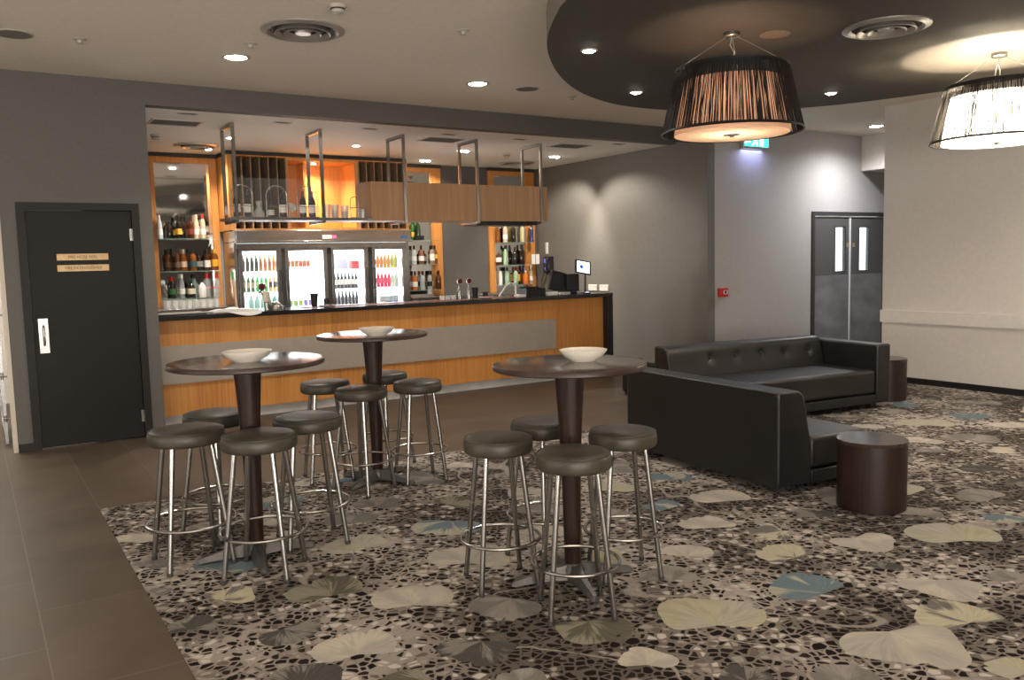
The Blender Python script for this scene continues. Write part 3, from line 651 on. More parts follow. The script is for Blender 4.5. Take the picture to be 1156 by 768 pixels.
# ------------------------------------------------------------ back bar wine cabinet
wc = thing('wine_cabinet', 'tall oak wall cabinet with wine slots and lit niche above the fridge', 'cabinet', (2.80, 10.75, 0))
def wb(name, lo, hi, m, par=None):
    b = MB(); b.box((lo[0]-2.8, lo[1]-10.75, lo[2]), (hi[0]-2.8, hi[1]-10.75, hi[2])); return b.build(name, m, par or wc)
wb('side_panel', (2.80, 10.75, 1.97), (2.855, 11.29, 2.90), M_oak)
wb('side_panel', (5.215, 10.75, 1.97), (5.25, 11.29, 2.90), M_oak)
wb('top_rail', (2.855, 10.75, 2.885), (5.215, 11.29, 2.90), M_oak)
wb('back_panel', (2.855, 11.27, 1.97), (5.215, 11.29, 2.885), mat('dark_cabinet_back', (.035, .018, .011), .6))
wb('base_shelf', (2.855, 10.75, 1.97), (5.215, 11.27, 1.988), M_oak)
wb('gap_shade_strip', (2.80, 10.77, 2.90), (5.25, 11.29, 2.948), M_slat)  # solid dark strip, the shade below the ceiling put into its colour
def slots(x0, x1, n):
    step = (x1-x0)/n
    for i in range(n+1):
        wb('divider', (x0+i*step-.007, 10.752, 2.125), (x0+i*step+.007, 11.0, 2.885), mat('divider_edge', (.28, .20, .13), .5))
        wb('cubby_divider', (x0+i*step-.008, 10.752, 1.988), (x0+i*step+.008, 11.0, 2.105), M_oakp)
    wb('cubby_shelf', (x0-.008, 10.75, 2.105), (x1+.008, 11.0, 2.125), M_oakp)
    wb('slot_back', (x0-.008, 11.0, 1.988), (x1+.008, 11.01, 2.885), MATS['dark_cabinet_back'])
    for i in range(n):
        cx = x0+(i+.5)*step; bt = MB()
        M = Matrix.Translation((cx, 10.80, 2.035)) @ Matrix.Rotation(-pi/2, 4, 'X')
        bt.lathe([(0, 0), (.014, 0), (.015, .02), (.014, .07), (.036, .12), (.037, .19)], seg=14, M=M, cap=False)
        o = bt.build('wine_bottle', mat('cubby_bottle', (.03, .02, .014), .2), None); tag(o, 'bottle lying neck-out in the small cubbies, %s in the %s block' % (ORD[i], 'left' if x0 < 4 else 'right'), 'bottle', 'bottles lying in the small cubbies')
slots(2.865, 3.535, 6); slots(4.53, 5.21, 6)
# the niche
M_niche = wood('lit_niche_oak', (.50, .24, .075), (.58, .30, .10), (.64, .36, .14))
wb('niche_side', (3.545, 10.752, 1.988), (3.565, 11.27, 2.885), M_niche); wb('niche_side', (4.47, 10.752, 1.988), (4.52, 11.27, 2.885), M_niche)
wb('niche_back', (3.565, 11.25, 1.988), (4.47, 11.27, 2.885), M_niche); wb('niche_top', (3.565, 10.752, 2.86), (4.47, 11.25, 2.885), M_niche); wb('niche_base', (3.565, 10.752, 1.988), (4.47, 11.25, 2.0), M_niche)
wb('niche_divider', (3.84, 10.98, 2.0), (3.86, 11.25, 2.86), M_niche)
downlight((3.99, 10.98, 2.859), 70, 'warm downlight in the roof of the oak niche above the fridge', 'niche light', .035, (1, .72, .38), 150)

# ------------------------------------------------------------ glass door fridge
fr = thing('bottle_fridge', 'wide stainless four-door glass bar fridge, brightly lit inside', 'fridge', (2.82, 10.70, 0))
def fb(name, lo, hi, m, bev=0, par=None):
    b = MB(); b.box((lo[0]-2.82, lo[1]-10.70, lo[2]), (hi[0]-2.82, hi[1]-10.70, hi[2]), 0, bev); return b.build(name, m, par or fr)
M_inner = mat('glowing_fridge_liner', (.85, .87, .88), .4, emit=(.88, .95, 1), es=3.2)  # liner glows by itself in place of the fridge's lamps
fb('side_panel', (2.82, 10.72, .05), (2.85, 11.25, 1.815), M_steel); fb('side_panel', (5.19, 10.72, .05), (5.22, 11.25, 1.815), M_steel)
fb('back_liner', (2.85, 11.20, .1), (5.19, 11.24, 1.80), M_inner); fb('floor_liner', (2.85, 10.76, .1), (5.19, 11.2, .14), M_inner); fb('roof_liner', (2.85, 10.76, 1.78), (5.19, 11.2, 1.81), M_inner)
fb('hood', (2.82, 10.62, 1.815), (5.22, 11.25, 1.968), M_steel, .012); fb('hood_lip', (2.81, 10.60, 1.80), (5.23, 10.66, 1.83), M_chrome, .006)
fb('maker_badge', (5.06, 10.615, 1.85), (5.16, 10.62, 1.885), mat('blue_badge', (.03, .16, .35), .4))
dis = fb('controller', (3.93, 10.612, 1.85), (4.06, 10.62, 1.90), M_white); fb('display', (4.075, 10.612, 1.86), (4.12, 10.62, 1.89), mat('red_digits', (.1, 0, 0), .4, emit=(1, .03, .08), es=5))
DR = [(2.862, 2.915, 3.339, 3.409), (3.455, 3.501, 3.963, 4.02), (4.073, 4.11, 4.537, 4.60), (4.655, 4.704, 5.105, 5.19)]
for i, (a, g0, g1, c) in enumerate(DR):
    d = bpy.data.objects.new('door', None); 
    b = MB(); o_ = lambda x: x-2.82
    for lo, hi in (((a, .12), (g0, 1.735)), ((g1, .12), (c, 1.735)), ((g0, 1.70), (g1, 1.735)), ((g0, .12), (g1, .2))): b.box((o_(lo[0]), .0, lo[1]), (o_(hi[0]), .045, hi[1]), 0, .004)
    d = b.build('door', M_steel, fr)
    b = MB(); b.box((o_(g0), .02, .2), (o_(g1), .024, 1.70)); b.build('glass', M_thin, d)
    hx = o_(a+.02) if i % 2 else o_(c-.02)
    b = MB(); b.tube([(hx, -.0, 1.18), (hx, -.03, 1.19), (hx, -.03, 1.45), (hx, 0, 1.46)], .007, 8); b.build('handle', M_black, d)
for (x0, x1) in ((2.85, 2.862), (3.409, 3.455), (4.02, 4.073), (4.60, 4.655)):
    fb('mullion', (x0, 10.71, .1), (x1, 10.78, 1.80), mat('mullion_dark', (.03, .03, .032), .4))
for (x0, x1) in ((3.41, 3.44), (4.04, 4.06), (4.62, 4.64)): fb('partition', (x0, 10.80, .14), (x1, 11.18, 1.78), M_inner)
fb('header', (2.85, 10.70, 1.735), (5.19, 10.76, 1.80), M_steel)
for z in (1.44, 1.18, .93, .6, .35):
    fb('wire_shelf', (2.86, 10.80, z), (5.18, 11.18, z+.008), mat('white_wire_shelf', (.6, .62, .64), .4))

# bottles ----------------------------------------------------------
PROF = {
 'spirit': ([(.0, 0), (.036, 0), (.038, .006), (.038, .17), (.034, .19), (.016, .215), (.013, .225), (.013, .262)], .262),
 'wine': ([(.0, 0), (.036, 0), (.038, .006), (.038, .185), (.032, .21), (.015, .245), (.014, .255), (.014, .305)], .300),
 'slim': ([(.0, 0), (.031, 0), (.032, .006), (.030, .19), (.020, .23), (.014, .25), (.0135, .295)], .29),
 'squat': ([(.0, 0), (.044, 0), (.047, .008), (.047, .12), (.040, .15), (.018, .175), (.015, .205)], .20),
 'beer': ([(.0, 0), (.028, 0), (.030, .005), (.030, .12), (.026, .145), (.014, .18), (.013, .215)], .212),
 'can': ([(.0, 0), (.026, 0), (.033, .008), (.033, .11), (.027, .12), (0, .12)], .12),
 'carafe': ([(.0, 0), (.052, 0), (.058, .012), (.050, .06), (.020, .115), (.018, .13), (.035, .175)], .175),
}
CACHE = {}
def mesh_of(key, fn):
    if key not in CACHE:
        CACHE[key] = fn(); COL.objects.unlink(CACHE[key])
    o = CACHE[key].copy(); COL.objects.link(o); return o
def part_of(key, fn, parent, name):
    o = mesh_of(key, fn); o.name = name; o.parent = parent; return o
def liquid(col, a=.0):
    n = 'bottle_%.3f_%.3f_%.3f' % col
    return mat(n, col, .08, spec=.8)
def bottle(loc, kind, col, cap, lab, label, group, lz=(.05, .12), clear=False, parts=True, s=1.0):
    prof, top = PROF[kind]
    body = mat('clear_bottle', (.55, .60, .60), .05, trans=0, alpha=.45, spec=.9) if clear else liquid(col)
    t = thing('can' if kind == 'can' else 'carafe' if kind == 'carafe' else 'bottle', label, 'can' if kind == 'can' else 'carafe' if kind == 'carafe' else 'bottle', loc, 0, group); t.scale = (s, s, s)
    def f1(): b = MB(); b.lathe(prof, seg=16, cap=False); return b.build('glass', body)
    part_of((kind, body.name, 'b'), f1, t, 'tin' if kind == 'can' else 'glass')
    if cap is not None:
        cm = mat('cap_%.2f_%.2f_%.2f' % cap, cap, .4)
        def f2(): b = MB(); b.lathe([(.0165, top-.045), (.0165, top+.012), (0, top+.012)], seg=12, cap=False); return b.build('cap', cm)
        part_of((kind, cm.name, 'c'), f2, t, 'cap')
    if lab is not None:
        lm = mat('label_%.2f_%.2f_%.2f' % lab, lab, .6); R = max(r for r, z in prof if z < .1)+.0012
        def f3(): b = MB(); b.lathe([(R, lz[0]), (R, lz[1])], seg=16, cap=False); return b.build('paper_label', lm)
        part_of((kind, lm.name, lz), f3, t, 'paper_label')
    return t
AMB = (.22, .07, .015); DRK = (.015, .011, .009); BRN = (.07, .022, .008); CLR = (.6, .65, .65); GRN = (.05, .16, .05); PGR = (.35, .5, .35); YEL = (.75, .45, .05); WHT = (.85, .84, .80); BLK = (.012, .012, .012); RED = (.6, .03, .03); ORG = (.6, .16, .02); CRM = (.62, .52, .36)
def fx(x): return x

# ------------------------------------------------------------ mirrored shelf units
def shelf_unit(name, lb, x0, x1, y, zs, post_l, post_r, mirror_m):
    t = thing(name, lb, 'shelf', (x0, y, 0))
    W = x1-x0
    for nm, lo, hi in (('post', (0, 0), (post_l, 2.90)), ('post', (W-post_r, 0), (W, 2.90))):
        b = MB(); b.box((lo[0], -.034, 1.021), (hi[0], -.004, 2.90)); b.build(nm, M_oak, t)
    b = MB(); b.box((post_l, -.034, 2.83), (W-post_r, -.004, 2.90)); b.build('header', M_oak, t)
    b = MB(); b.box((0, -.06, 2.901), (W, -.004, 2.946)); b.build('gap_shade_strip', M_slat, t)  # dark strip standing in for shade above the header
    b = MB(); b.box((post_l, -.012, 1.021), (W-post_r, -.004, 2.83)); b.build('mirror', mirror_m, t)
    for z in zs:
        b = MB(); b.box((post_l+.001, -.24, z-.01), (W-post_r, -.014, z)); b.build('glass_shelf', mat('green_edge_glass', (.40, .58, .52), .1, alpha=.25, spec=.8), t)
    return t
M_mirror = mat('mirror', (.82, .82, .80), .02, 1)
shelf_unit('mirror_shelf', 'oak-framed mirror with glass bottle shelves at the left end of the bar', 1.99, 2.795, YK, (1.88, 1.475, 1.135), .05, .085, M_mirror)
shelf_unit('mirror_shelf', 'oak-posted bottle shelves just right of the fridge', 5.27, 6.045, YK, (1.835, 1.485, 1.11), .03, .17, M_mirror)
shelf_unit('mirror_shelf', 'oak-framed bottle shelves in the corner by the side wall', 6.87, 7.73, YK, (1.79, 1.44, 1.13), .11, .19, M_mirror)

def row(items, z, y, grp, where):
    n = len(items); px_, alt = -9, 0
    for i, it in enumerate(items):
        x, kind, col, cap, lab, desc = it[:6]; kw = it[6] if len(it) > 6 else {}
        alt = (1-alt) if x-px_ < .098 else 0; px_ = x; y = YK-(.082, .185)[alt]
        bottle((x, y, z+.0015), kind, col, cap, lab, '%s, %s from left %s' % (desc, ORD[i], where), grp, **kw)
def Xl(p): return 2.03+(p-173.0)/(252-173)*.78      # left unit pixel to x
yl = YK-.13
row([(Xl(176), 'slim', CLR, None, WHT, 'pale bottle'), (Xl(187), 'squat', DRK, BLK, None, 'low dark bottle'), (Xl(196.5), 'spirit', DRK, BLK, YEL, 'dark bottle with yellow label'), (Xl(203.5), 'spirit', DRK, BLK, None, 'dark bottle'),
     (Xl(211), 'spirit', BRN, DRK, (.2, .04, .03), 'brown bottle with a red spot'), (Xl(220.5), 'slim', CRM, CRM, WHT, 'cream bottle'), (Xl(226), 'slim', CRM, RED, WHT, 'cream bottle with red cap')], 1.88, yl, 'bottles on the left mirror top shelf', 'on the left mirror top shelf')
row([(Xl(183.5), 'spirit', BRN, BLK, (.09, .05, .03), 'dark brown whisky bottle'), (Xl(192.5), 'wine', BRN, BLK, (.12, .09, .07), 'tall brown whisky bottle', dict(s=.93)), (Xl(202.5), 'spirit', AMB, CRM, (.75, .5, .35), 'amber bottle with white label'),
     (Xl(212), 'spirit', AMB, BLK, (.03, .09, .11), 'amber bottle with teal label'), (Xl(221.5), 'squat', DRK, BLK, (.25, .24, .22), 'wide black bottle'), (Xl(231.5), 'spirit', BRN, BLK, WHT, 'dark bottle with square white label', dict(lz=(.04, .13))),
     (Xl(241.5), 'spirit', AMB, YEL, (.9, .45, .03), 'amber bottle with yellow cap and label', dict(lz=(.05, .14)))], 1.475, yl, 'whiskies on the left mirror middle shelf', 'on the left mirror middle shelf')
row([(Xl(187), 'spirit', DRK, RED, (.05, .16, .06), 'dark bottle with red cap'), (Xl(198.5), 'slim', CLR, WHT, WHT, 'clear bottle with white cap', dict(clear=True)), (Xl(207.5), 'squat', DRK, BLK, (.65, .6, .45), 'dark bottle with cream label'),
     (Xl(213.5), 'slim', (.18, .3, .28), BLK, None, 'greenish bottle'), (Xl(221), 'squat', WHT, BLK, (.8, .8, .8), 'white bottle with black cap'), (Xl(229.5), 'spirit', CLR, RED, (.7, .3, .3), 'clear bottle with red cap', dict(clear=True, lz=(.1, .12), s=1.1)),
     (Xl(239), 'spirit', CLR, RED, (.7, .3, .3), 'clear bottle with red cap', dict(clear=True, lz=(.1, .12), s=1.1))], 1.135, yl, 'bottles on the left mirror low shelf', 'on the left mirror low shelf')
def Xm(p): return 5.60+(p-468.0)/(487-468)*.24+.0
row([(Xm(462), 'wine', GRN, DRK, YEL, 'green bottle'), (Xm(465.5), 'wine', (.02, .05, .02), DRK, None, 'dark green bottle'), (Xm(469.5), 'wine', GRN, DRK, None, 'green bottle')], 1.835, yl, 'green bottles right of the fridge', 'on the top shelf beside the fridge')
row([(Xm(463.5), 'spirit', CLR, BLK, WHT, 'clear bottle'), (Xm(468.5), 'spirit', (.25, .1, .06), BLK, WHT, 'brown bottle with white label'), (Xm(475.5), 'squat', DRK, BLK, (.2, .2, .2), 'squat black bottle', dict(s=.95)), (Xm(482.5), 'spirit', (.3, .24, .18), BLK, WHT, 'bottle with big white label', dict(lz=(.05, .15))),
     (Xm(490.5), 'spirit', AMB, DRK, YEL, 'amber bottle with yellow label', dict(lz=(.08, .14)))], 1.485, yl, 'bottles right of the fridge, middle', 'on the middle shelf beside the fridge')
row([(Xm(463.5), 'spirit', ORG, BLK, WHT, 'orange-labelled bottle'), (Xm(469), 'spirit', CLR, BLK, None, 'clear bottle', dict(clear=True)), (Xm(474), 'spirit', CLR, RED, BLK, 'clear bottle with black label', dict(clear=True)), (Xm(478.5), 'spirit', CLR, BLK, BLK, 'clear bottle with dark label', dict(clear=True)),
     (Xm(484), 'spirit', (.2, .1, .04), BLK, CRM, 'bottle with cream label'), (Xm(490.0), 'spirit', BRN, DRK, None, 'dark brown bottle'), (Xm(494.5), 'spirit', BRN, DRK, None, 'dark brown bottle')], 1.11, yl, 'bottles right of the fridge, low', 'on the low shelf beside the fridge')
def Xr(p): return 6.98+(p-560.0)/(606-560)*.745
row([(Xr(561), 'wine', AMB, AMB, None, 'amber bottle'), (Xr(565.5), 'wine', (.6, .5, .4), WHT, WHT, 'pale bottle'), (Xr(570), 'wine', DRK, BLK, None, 'dark bottle'), (Xr(575), 'wine', DRK, BLK, None, 'dark bottle'), (Xr(580), 'wine', (.4, .35, .08), YEL, None, 'yellow bottle'),
     (Xr(585), 'wine', (.5, .45, .25), CRM, None, 'pale yellow bottle'), (Xr(591), 'slim', (.2, .2, .2), BLK, None, 'grey bottle'), (Xr(596), 'slim', (.03, .05, .15), BLK, None, 'navy bottle')], 1.79, yl, 'bottles on the corner top shelf', 'on the corner unit top shelf')
row([(Xr(561.5), 'squat', BRN, AMB, WHT, 'brown bottle'), (Xr(565), 'slim', PGR, BLK, None, 'pale green bottle'), (Xr(570), 'slim', PGR, BLK, CRM, 'pale green bottle with label'), (Xr(576), 'spirit', DRK, BLK, None, 'black bottle'), (Xr(580), 'spirit', DRK, BLK, None, 'black bottle'),
     (Xr(583.5), 'wine', DRK, BLK, None, 'tall black bottle'), (Xr(589), 'wine', DRK, BLK, None, 'tall black bottle')], 1.44, yl, 'bottles on the corner middle shelf', 'on the corner unit middle shelf')
row([(Xr(560)+.05, 'slim', WHT, BLK, None, 'white bottle', dict(s=.9)), (Xr(570.5), 'spirit', PGR, BLK, None, 'pale green bottle'), (Xr(576.5), 'spirit', PGR, BLK, (.04, .4, .1), 'pale green bottle with green base', dict(lz=(0.004, .03))), (Xr(583), 'spirit', DRK, RED, YEL, 'black bottle with yellow label', dict(lz=(.05, .16))),
     (Xr(588), 'squat', ORG, WHT, None, 'orange bottle'), (Xr(592), 'squat', ORG, DRK, None, 'orange bottle'), (Xr(598.5), 'slim', (.5, .42, .28), WHT, WHT, 'pale beige bottle')], 1.13, yl, 'bottles on the corner low shelf', 'on the corner unit low shelf')
for k, xx in enumerate((Xr(597), Xr(602))):
    o = box_obj('price_card', (xx-.035, YK-.2, 1.444), (xx+.035, YK-.196, 1.60), M_paper); tag(o, 'white printed card on the corner shelf, %s of the pair' % ('left' if k == 0 else 'right'), 'card', 'cards on the corner shelf')
o = MB(); 
# black box holding the green bottles
b = MB(); b.box((Xm(460), YK-.238, 1.837), (Xm(471), YK-.23, 1.90)); b.box((Xm(460), YK-.238, 1.8355), (Xm(471), YK-.03, 1.8362)); b.box((Xm(460), YK-.038, 1.837), (Xm(471), YK-.03, 1.90)); tag(b.build('bottle_tray', M_black), 'black tray around the green bottles right of the fridge', 'tray')

# fridge contents -------------------------------------------------
yf = 10.86
def fill(x0, x1, n, z, kinds, grp, where):
    for i in range(n):
        k = kinds[min(len(kinds)-1, i*len(kinds)//n)]
        kind, col, cap, lab, desc = k[:5]
        b_ = bottle((x0+(i+.5)*(x1-x0)/n, yf, z+.0095), kind, col, cap, lab, '%s, %s from left, %s' % (desc, ORD[i], where), grp); q = {'squat': .76, 'can': .80}.get(kind, .80); b_.scale = (q, q, 1)
DG = (.04, .05, .02)
fill(2.93, 3.38, 8, 1.44, [('beer', DG, None, (.02, .015, .01), 'dark beer bottle'), ('beer', (.5, .22, .05), None, (.5, .13, .04), 'amber beer bottle')], 'beers in the first fridge door, top', 'leftmost fridge door top shelf')
fill(2.93, 3.38, 8, 1.18, [('beer', (.03, .12, .04), None, (.4, .36, .2), 'dark green beer bottle'), ('beer', (.02, .5, .1), None, (.3, .7, .3), 'bright green beer bottle'), ('beer', (.75, .5, .15), None, (.06, .04, .03), 'golden beer bottle')], 'beers in the first fridge door, second shelf', 'leftmost fridge door second shelf')
fill(3.0, 3.38, 5, .93, [('squat', (.3, .6, .55), None, None, 'teal bottle'), ('squat', (.1, .4, .35), None, None, 'dark teal bottle')], 'teal bottles in the first fridge door', 'leftmost fridge door low shelf')
fill(3.52, 3.84, 6, 1.44, [('beer', (.7, .72, .7), None, (.65, .16, .05), 'pale bottle with orange label', .9)], 'pale bottles in the second fridge door', 'behind the second fridge door')
fill(3.52, 3.92, 6, .93, [('can', (.8, .82, .8), None, (.3, .55, .1), 'white and green can'), ('can', (.8, .8, .85), None, (.3, .2, .6), 'white and violet can')], 'cans in the second fridge door', 'behind the second fridge door')
fill(4.14, 4.50, 7, 1.18, [('beer', (.02, .025, .04), None, (.75, .78, .8), 'black beer bottle with white label')], 'labelled beers in the third fridge door', 'third fridge door upper row')
fill(4.14, 4.50, 7, .93, [('beer', (.02, .03, .04), None, None, 'dark beer bottle', 1.0)], 'dark beers in the third fridge door', 'third fridge door lower row')
o = box_obj('carton', (4.42, 10.84, 1.45), (4.52, 11.0, 1.56), RED and mat('red_carton', (.65, .05, .06), .5)); tag(o, 'red carton on the top shelf of the third fridge door', 'carton')
o = MB(); o.box((4.14, 10.95, 1.45), (4.40, 10.97, 1.66), 0, .005); tag(o.build('price_board', mat('pale_violet_card', (.35, .36, .46), .6)), 'grey-violet card on the top shelf of the third fridge door', 'card')
fill(4.72, 5.10, 7, 1.44, [('beer', (.75, .17, .02), None, (.8, .25, .05), 'orange soft drink bottle'), ('beer', (.80, .25, .02), None, (.85, .35, .05), 'bright orange soft drink bottle'), ('beer', (.5, .5, .05), None, (.6, .6, .1), 'lime yellow soft drink bottle')], 'soft drinks in the rightmost fridge door, top', 'rightmost fridge door top shelf')
fill(4.72, 5.10, 7, 1.18, [('beer', (.65, .03, .10), None, (.8, .05, .15), 'pink-red soft drink bottle', .9), ('beer', (.65, .03, .10), None, (.8, .05, .15), 'pink-red soft drink bottle', .9), ('beer', (.6, .7, .65), None, (.55, .65, .55), 'clear soft drink bottle', .9)], 'soft drinks in the rightmost fridge door, middle', 'rightmost fridge door second shelf')
fill(4.80, 5.09, 5, .93, [('can', (.5, .45, .1), None, (.4, .4, .45), 'gold can'), ('can', (.05, .15, .3), None, (.4, .5, .6), 'blue and silver can'), ('can', (.05, .15, .3), None, (.4, .5, .6), 'blue and silver can')], 'cans in the rightmost fridge door', 'rightmost fridge door low shelf')

# rack contents ---------------------------------------------------
zr = 2.0135; yr = 8.90
def rx(p): return 2.297+(p-262)/(455-262)*1.89
def carrier(x, lb, r=.11, h=.34):
    t = thing('bottle_carrier', lb, 'bottle carrier', (x, yr, zr), 0, 'wire carriers on the hanging rack')
    b = MB(); b.tube([(r*cos(a), 0, h-r+r*sin(a)) for a in [pi*i/16 for i in range(17)]], .0045, 8)
    b.tube([(-r, 0, h-r), (-r, 0, .01)], .0045, 8); b.tube([(r, 0, h-r), (r, 0, .01)], .0045, 8); b.build('handle_hoop', M_chrome, t)
    b = MB()
    for z in (.01, .12): b.tube([(-r, -.05, z), (r, -.05, z), (r, .05, z), (-r, .05, z)], .003, 6, closed=True)
    b.build('wire_basket', M_chrome, t)
for i, (a, c) in enumerate(((272, 283), (308, 321), (343.5, 354))):
    w3 = ('left', 'middle', 'right')[i]
    carrier((rx(a)+rx(c))/2, 'chrome wire bottle carrier with hooped handle on the rack, %s of three' % w3)
    for k, p in enumerate((a, c)):
        bottle((rx(p), yr, zr+.002), 'wine', DRK, (BLK if i < 2 else (.12, .01, .01)), (WHT if not (i == 1 and k == 0) else (.6, .6, .55)), 'white-labelled dark wine bottle, %s in the %s wire carrier on the rack' % (('left', 'right')[k], w3), 'wine bottles on the hanging rack', lz=((.06, .15) if not (i == 1 and k == 0) else (.03, .09)), s=.92)
M_clear = mat('clear_glassware', (.70, .72, .70), .04, alpha=.38, spec=1)
bottle((rx(295), yr, zr), 'carafe', CLR, None, None, 'clear waisted carafe between the left wire carriers', 'carafe', clear=True)
def glass(loc, r, h, lb, grp, taper=.8, name='drinking_glass', cat='glass', up=True):
    key = ('glass', r, h, taper)
    def f():
        b = MB(); b.lathe([(0, 0), (r*taper, 0), (r, h), (r*.95, h), (r*taper*.93, .008), (0, .008)], seg=18, cap=False); return b.build('g', M_clear)
    o = mesh_of(key, f); o.name = name; o.location = loc; tag(o, lb, cat, grp); return o
def wineglass(loc, lb, grp, h=.15):
    def f():
        b = MB(); b.lathe([(0, 0), (.034, .001), (.005, .008), (.004, .065), (.02, .075), (.036, .10), (.034, .15), (.033, .15), (.034, .10), (.018, .079), (0, .07)], seg=18, cap=False); return b.build('wg', M_clear)
    o = mesh_of('wg', f); o.name = 'wine_glass'; o.location = loc; tag(o, lb, 'glass', grp); return o
for k, p in enumerate((328, 333)): wineglass((rx(p), yr-.09+.12*k, zr), 'stemmed glass on the rack between middle and right carriers, %s of the two' % ('left' if k == 0 else 'right'), 'stemmed glasses on the rack')
for k, p in enumerate((370.5, 381, 391.5)): glass((rx(p), yr+.02*(k % 2), zr), .045, .15-.01*(k > 1), 'tall clear jug-like glass on the hanging rack, %s of three' % ORD[k], 'tall glasses on the hanging rack', .85)
for k, p in enumerate((376, 387)): glass((rx(p), yr-.10, zr), .03, .075, 'short tumbler in front of the tall glasses on the rack, %s one' % ('left' if k == 0 else 'right'), 'tumblers on the hanging rack', .8)
carrier(rx(403.5), 'silver hooped ice caddy at the right end of the open rack', .045, .24)
for k, p in enumerate((411.5, 411.5)): glass((rx(p), yr+.05-.09*k, zr), .03, .10, 'plain glass against the fascia end on the rack, %s one' % ('rear' if k == 0 else 'front'), 'plain glasses at the fascia end', .85)
# glasses standing on the left back counter
for k in range(8):
    for j in range(2): glass((2.05+k*.083, YK-.25-.12*j, 1.02), .033, .10, 'clear glass under the left mirror, %s row, %s from left' % (('back', 'front')[j], ORD[k]), 'glasses under the left mirror', 1.0)

CTT = CT+.0015
# ------------------------------------------------------------ things on the bar top
def bx_obj(name, cat, lb, lo, hi, m, bev=.004): return tag(box_obj(name, lo, hi, m, None, bev), lb, cat)
# dark tray + towel
t = thing('drip_tray', 'dark ribbed drip tray at the left end of the bar top', 'tray', (1.70, 8.60, CTT)); b = MB(); b.box((-.24, -.12, 0), (.24, .12, .012), 0, .003); b.build('base', M_black, t)
b = MB(); 
for i in range(9): b.box((-.22, -.10+i*.024, .012), (.22, -.092+i*.024, .02))
b.build('ribs', M_silver, t)
def towel():
    b = MB(); nx, ny = 26, 12; x0, x1, y0, y1 = 1.98, 2.44, 8.385, 8.72; rnd = random.Random(5); g = []
    for i in range(nx+1):
        col = []
        for j in range(ny+1):
            u, v = i/nx, j/ny; x = x0+(x1-x0)*u+.02*sin(v*7); y = y0+(y1-y0)*v+.03*sin(u*5+1)*(1-v)
            z = CTT+.006+.012*abs(sin(u*9+v*3))*(.4+.6*v)+.02*max(0, sin(u*4-.5))*v
            if y < 8.40: z = min(z, CTT+.006-(8.40-y)*.9+.0)
            col.append(b.bm.verts.new((x, y, z)))
        g.append(col)
    for i in range(nx):
        for j in range(ny): f = b.bm.faces.new((g[i][j], g[i+1][j], g[i+1][j+1], g[i][j+1])); f.smooth = True
    o = b.build('bar_towel', M_cloth); md = o.modifiers.new('thick', 'SOLIDIFY'); md.thickness = .004; md.offset = 1
    tag(o, 'crumpled white towel lying over the front edge of the bar at left', 'towel')
towel()
# beer font at left
def badge(name, x, y, z, r, m1, m2, par):
    b = MB(); M = Matrix.Translation((x, y, z)) @ Matrix.Rotation(pi/2, 4, 'X')
    b.lathe([(0, 0), (r, 0), (r, .012), (0, .012)], seg=24, M=M, cap=False); o = b.build(name, m1, par)
    b = MB(); M = Matrix.Translation((x, y-.013, z)) @ Matrix.Rotation(pi/2, 4, 'X'); b.lathe([(0, 0), (r*.8, 0), (r*.8, .002), (0, .002)], seg=24, M=M, cap=False); b.build('badge_face', m2, o)
M_burg = mat('burgundy_badge', (.10, .012, .012), .3)
t = thing('beer_tap', 'chrome beer font with cream lens and round burgundy badge, left on the bar', 'beer tap', (2.60, 8.72, CTT))
b = MB(); b.tube([(0, 0, 0), (0, 0, .10), (-.03, 0, .17), (-.06, 0, .20)], [.03, .028, .03, .02], 14); b.build('font_column', M_chrome, t)
b = MB(); b.lathe([(0, 0), (.036, .01), (.042, .06), (.034, .11), (0, .12)], c=(-.01, -.03, .07), seg=20, cap=False, sy=.5); b.build('lens', mat('cream_lens', (.6, .52, .42), .3), t)
badge('badge', -.055, -.03, .235, .038, M_chrome, M_burg, t)
b = MB(); b.tube([(-.055, -.02, .2), (-.09, -.05, .18), (-.10, -.06, .15)], .007, 8); b.build('spout', M_chrome, t)
b = MB()
for k in range(5):
    b.tube([(.03+.016*k*1.6-.03, -.04, .009), (.03+.03*k-.04, -.05, .05+.03*sin(k)), (.08+.02*k, -.03, .03), (.06+.03*k, 0, .009)], .008, 8)
b.lathe([(0, .08), (.03, .075), (.055, .05), (.07, .02), (.072, 0)], c=(.09, 0, 0), seg=20, cap=False); b.build('tap_head_cluster', M_chrome, t)
# middle: black cups, dish
def cup(x, y, r0, r1, h, lb):
    b = MB(); b.lathe([(0, 0), (r0, 0), (r1, h), (r1+.004, h), (r1+.004, h-.012), (r1-.004, h-.012), (r1-.006, h), (r0-.004, .008), (0, .008)][:4]+[(r1-.004, h), (r0-.004, .008), (0, .008)], seg=24, cap=False)
    tag(b.build('black_tumbler', M_black, None, (x, y, CTT+.006)), lb, 'cup', 'black tumblers on the bar')
cup(3.08, 8.64, .028, .045, .14, 'tall black tumbler on the bar in front of the second fridge door')
cup(3.22, 8.66, .026, .034, .08, 'short black tumbler beside the tall one on the bar before the fridge')
def dish(x, y, lb):
    t = thing('snack_dish', lb, 'dish', (x, y, CTT+.006)); b = MB(); b.lathe([(0, 0), (.06, 0), (.10, .018), (.097, .020), (.058, .006), (0, .006)], seg=28, cap=False); b.build('plate', M_paper, t)
    b = MB(); rnd = random.Random(int(x*10)); 
    for k in range(8): b.box((-.06+.014*k, -.03, .008), (-.05+.014*k, .03, .018+.006*rnd.random()), 0, .001)
    b.build('sachets', mat('red_sachets', (.55, .12, .09), .6), t)
dish(3.16, 8.50, 'flat dish of red and cream sachets on the bar, in front of the fridge')
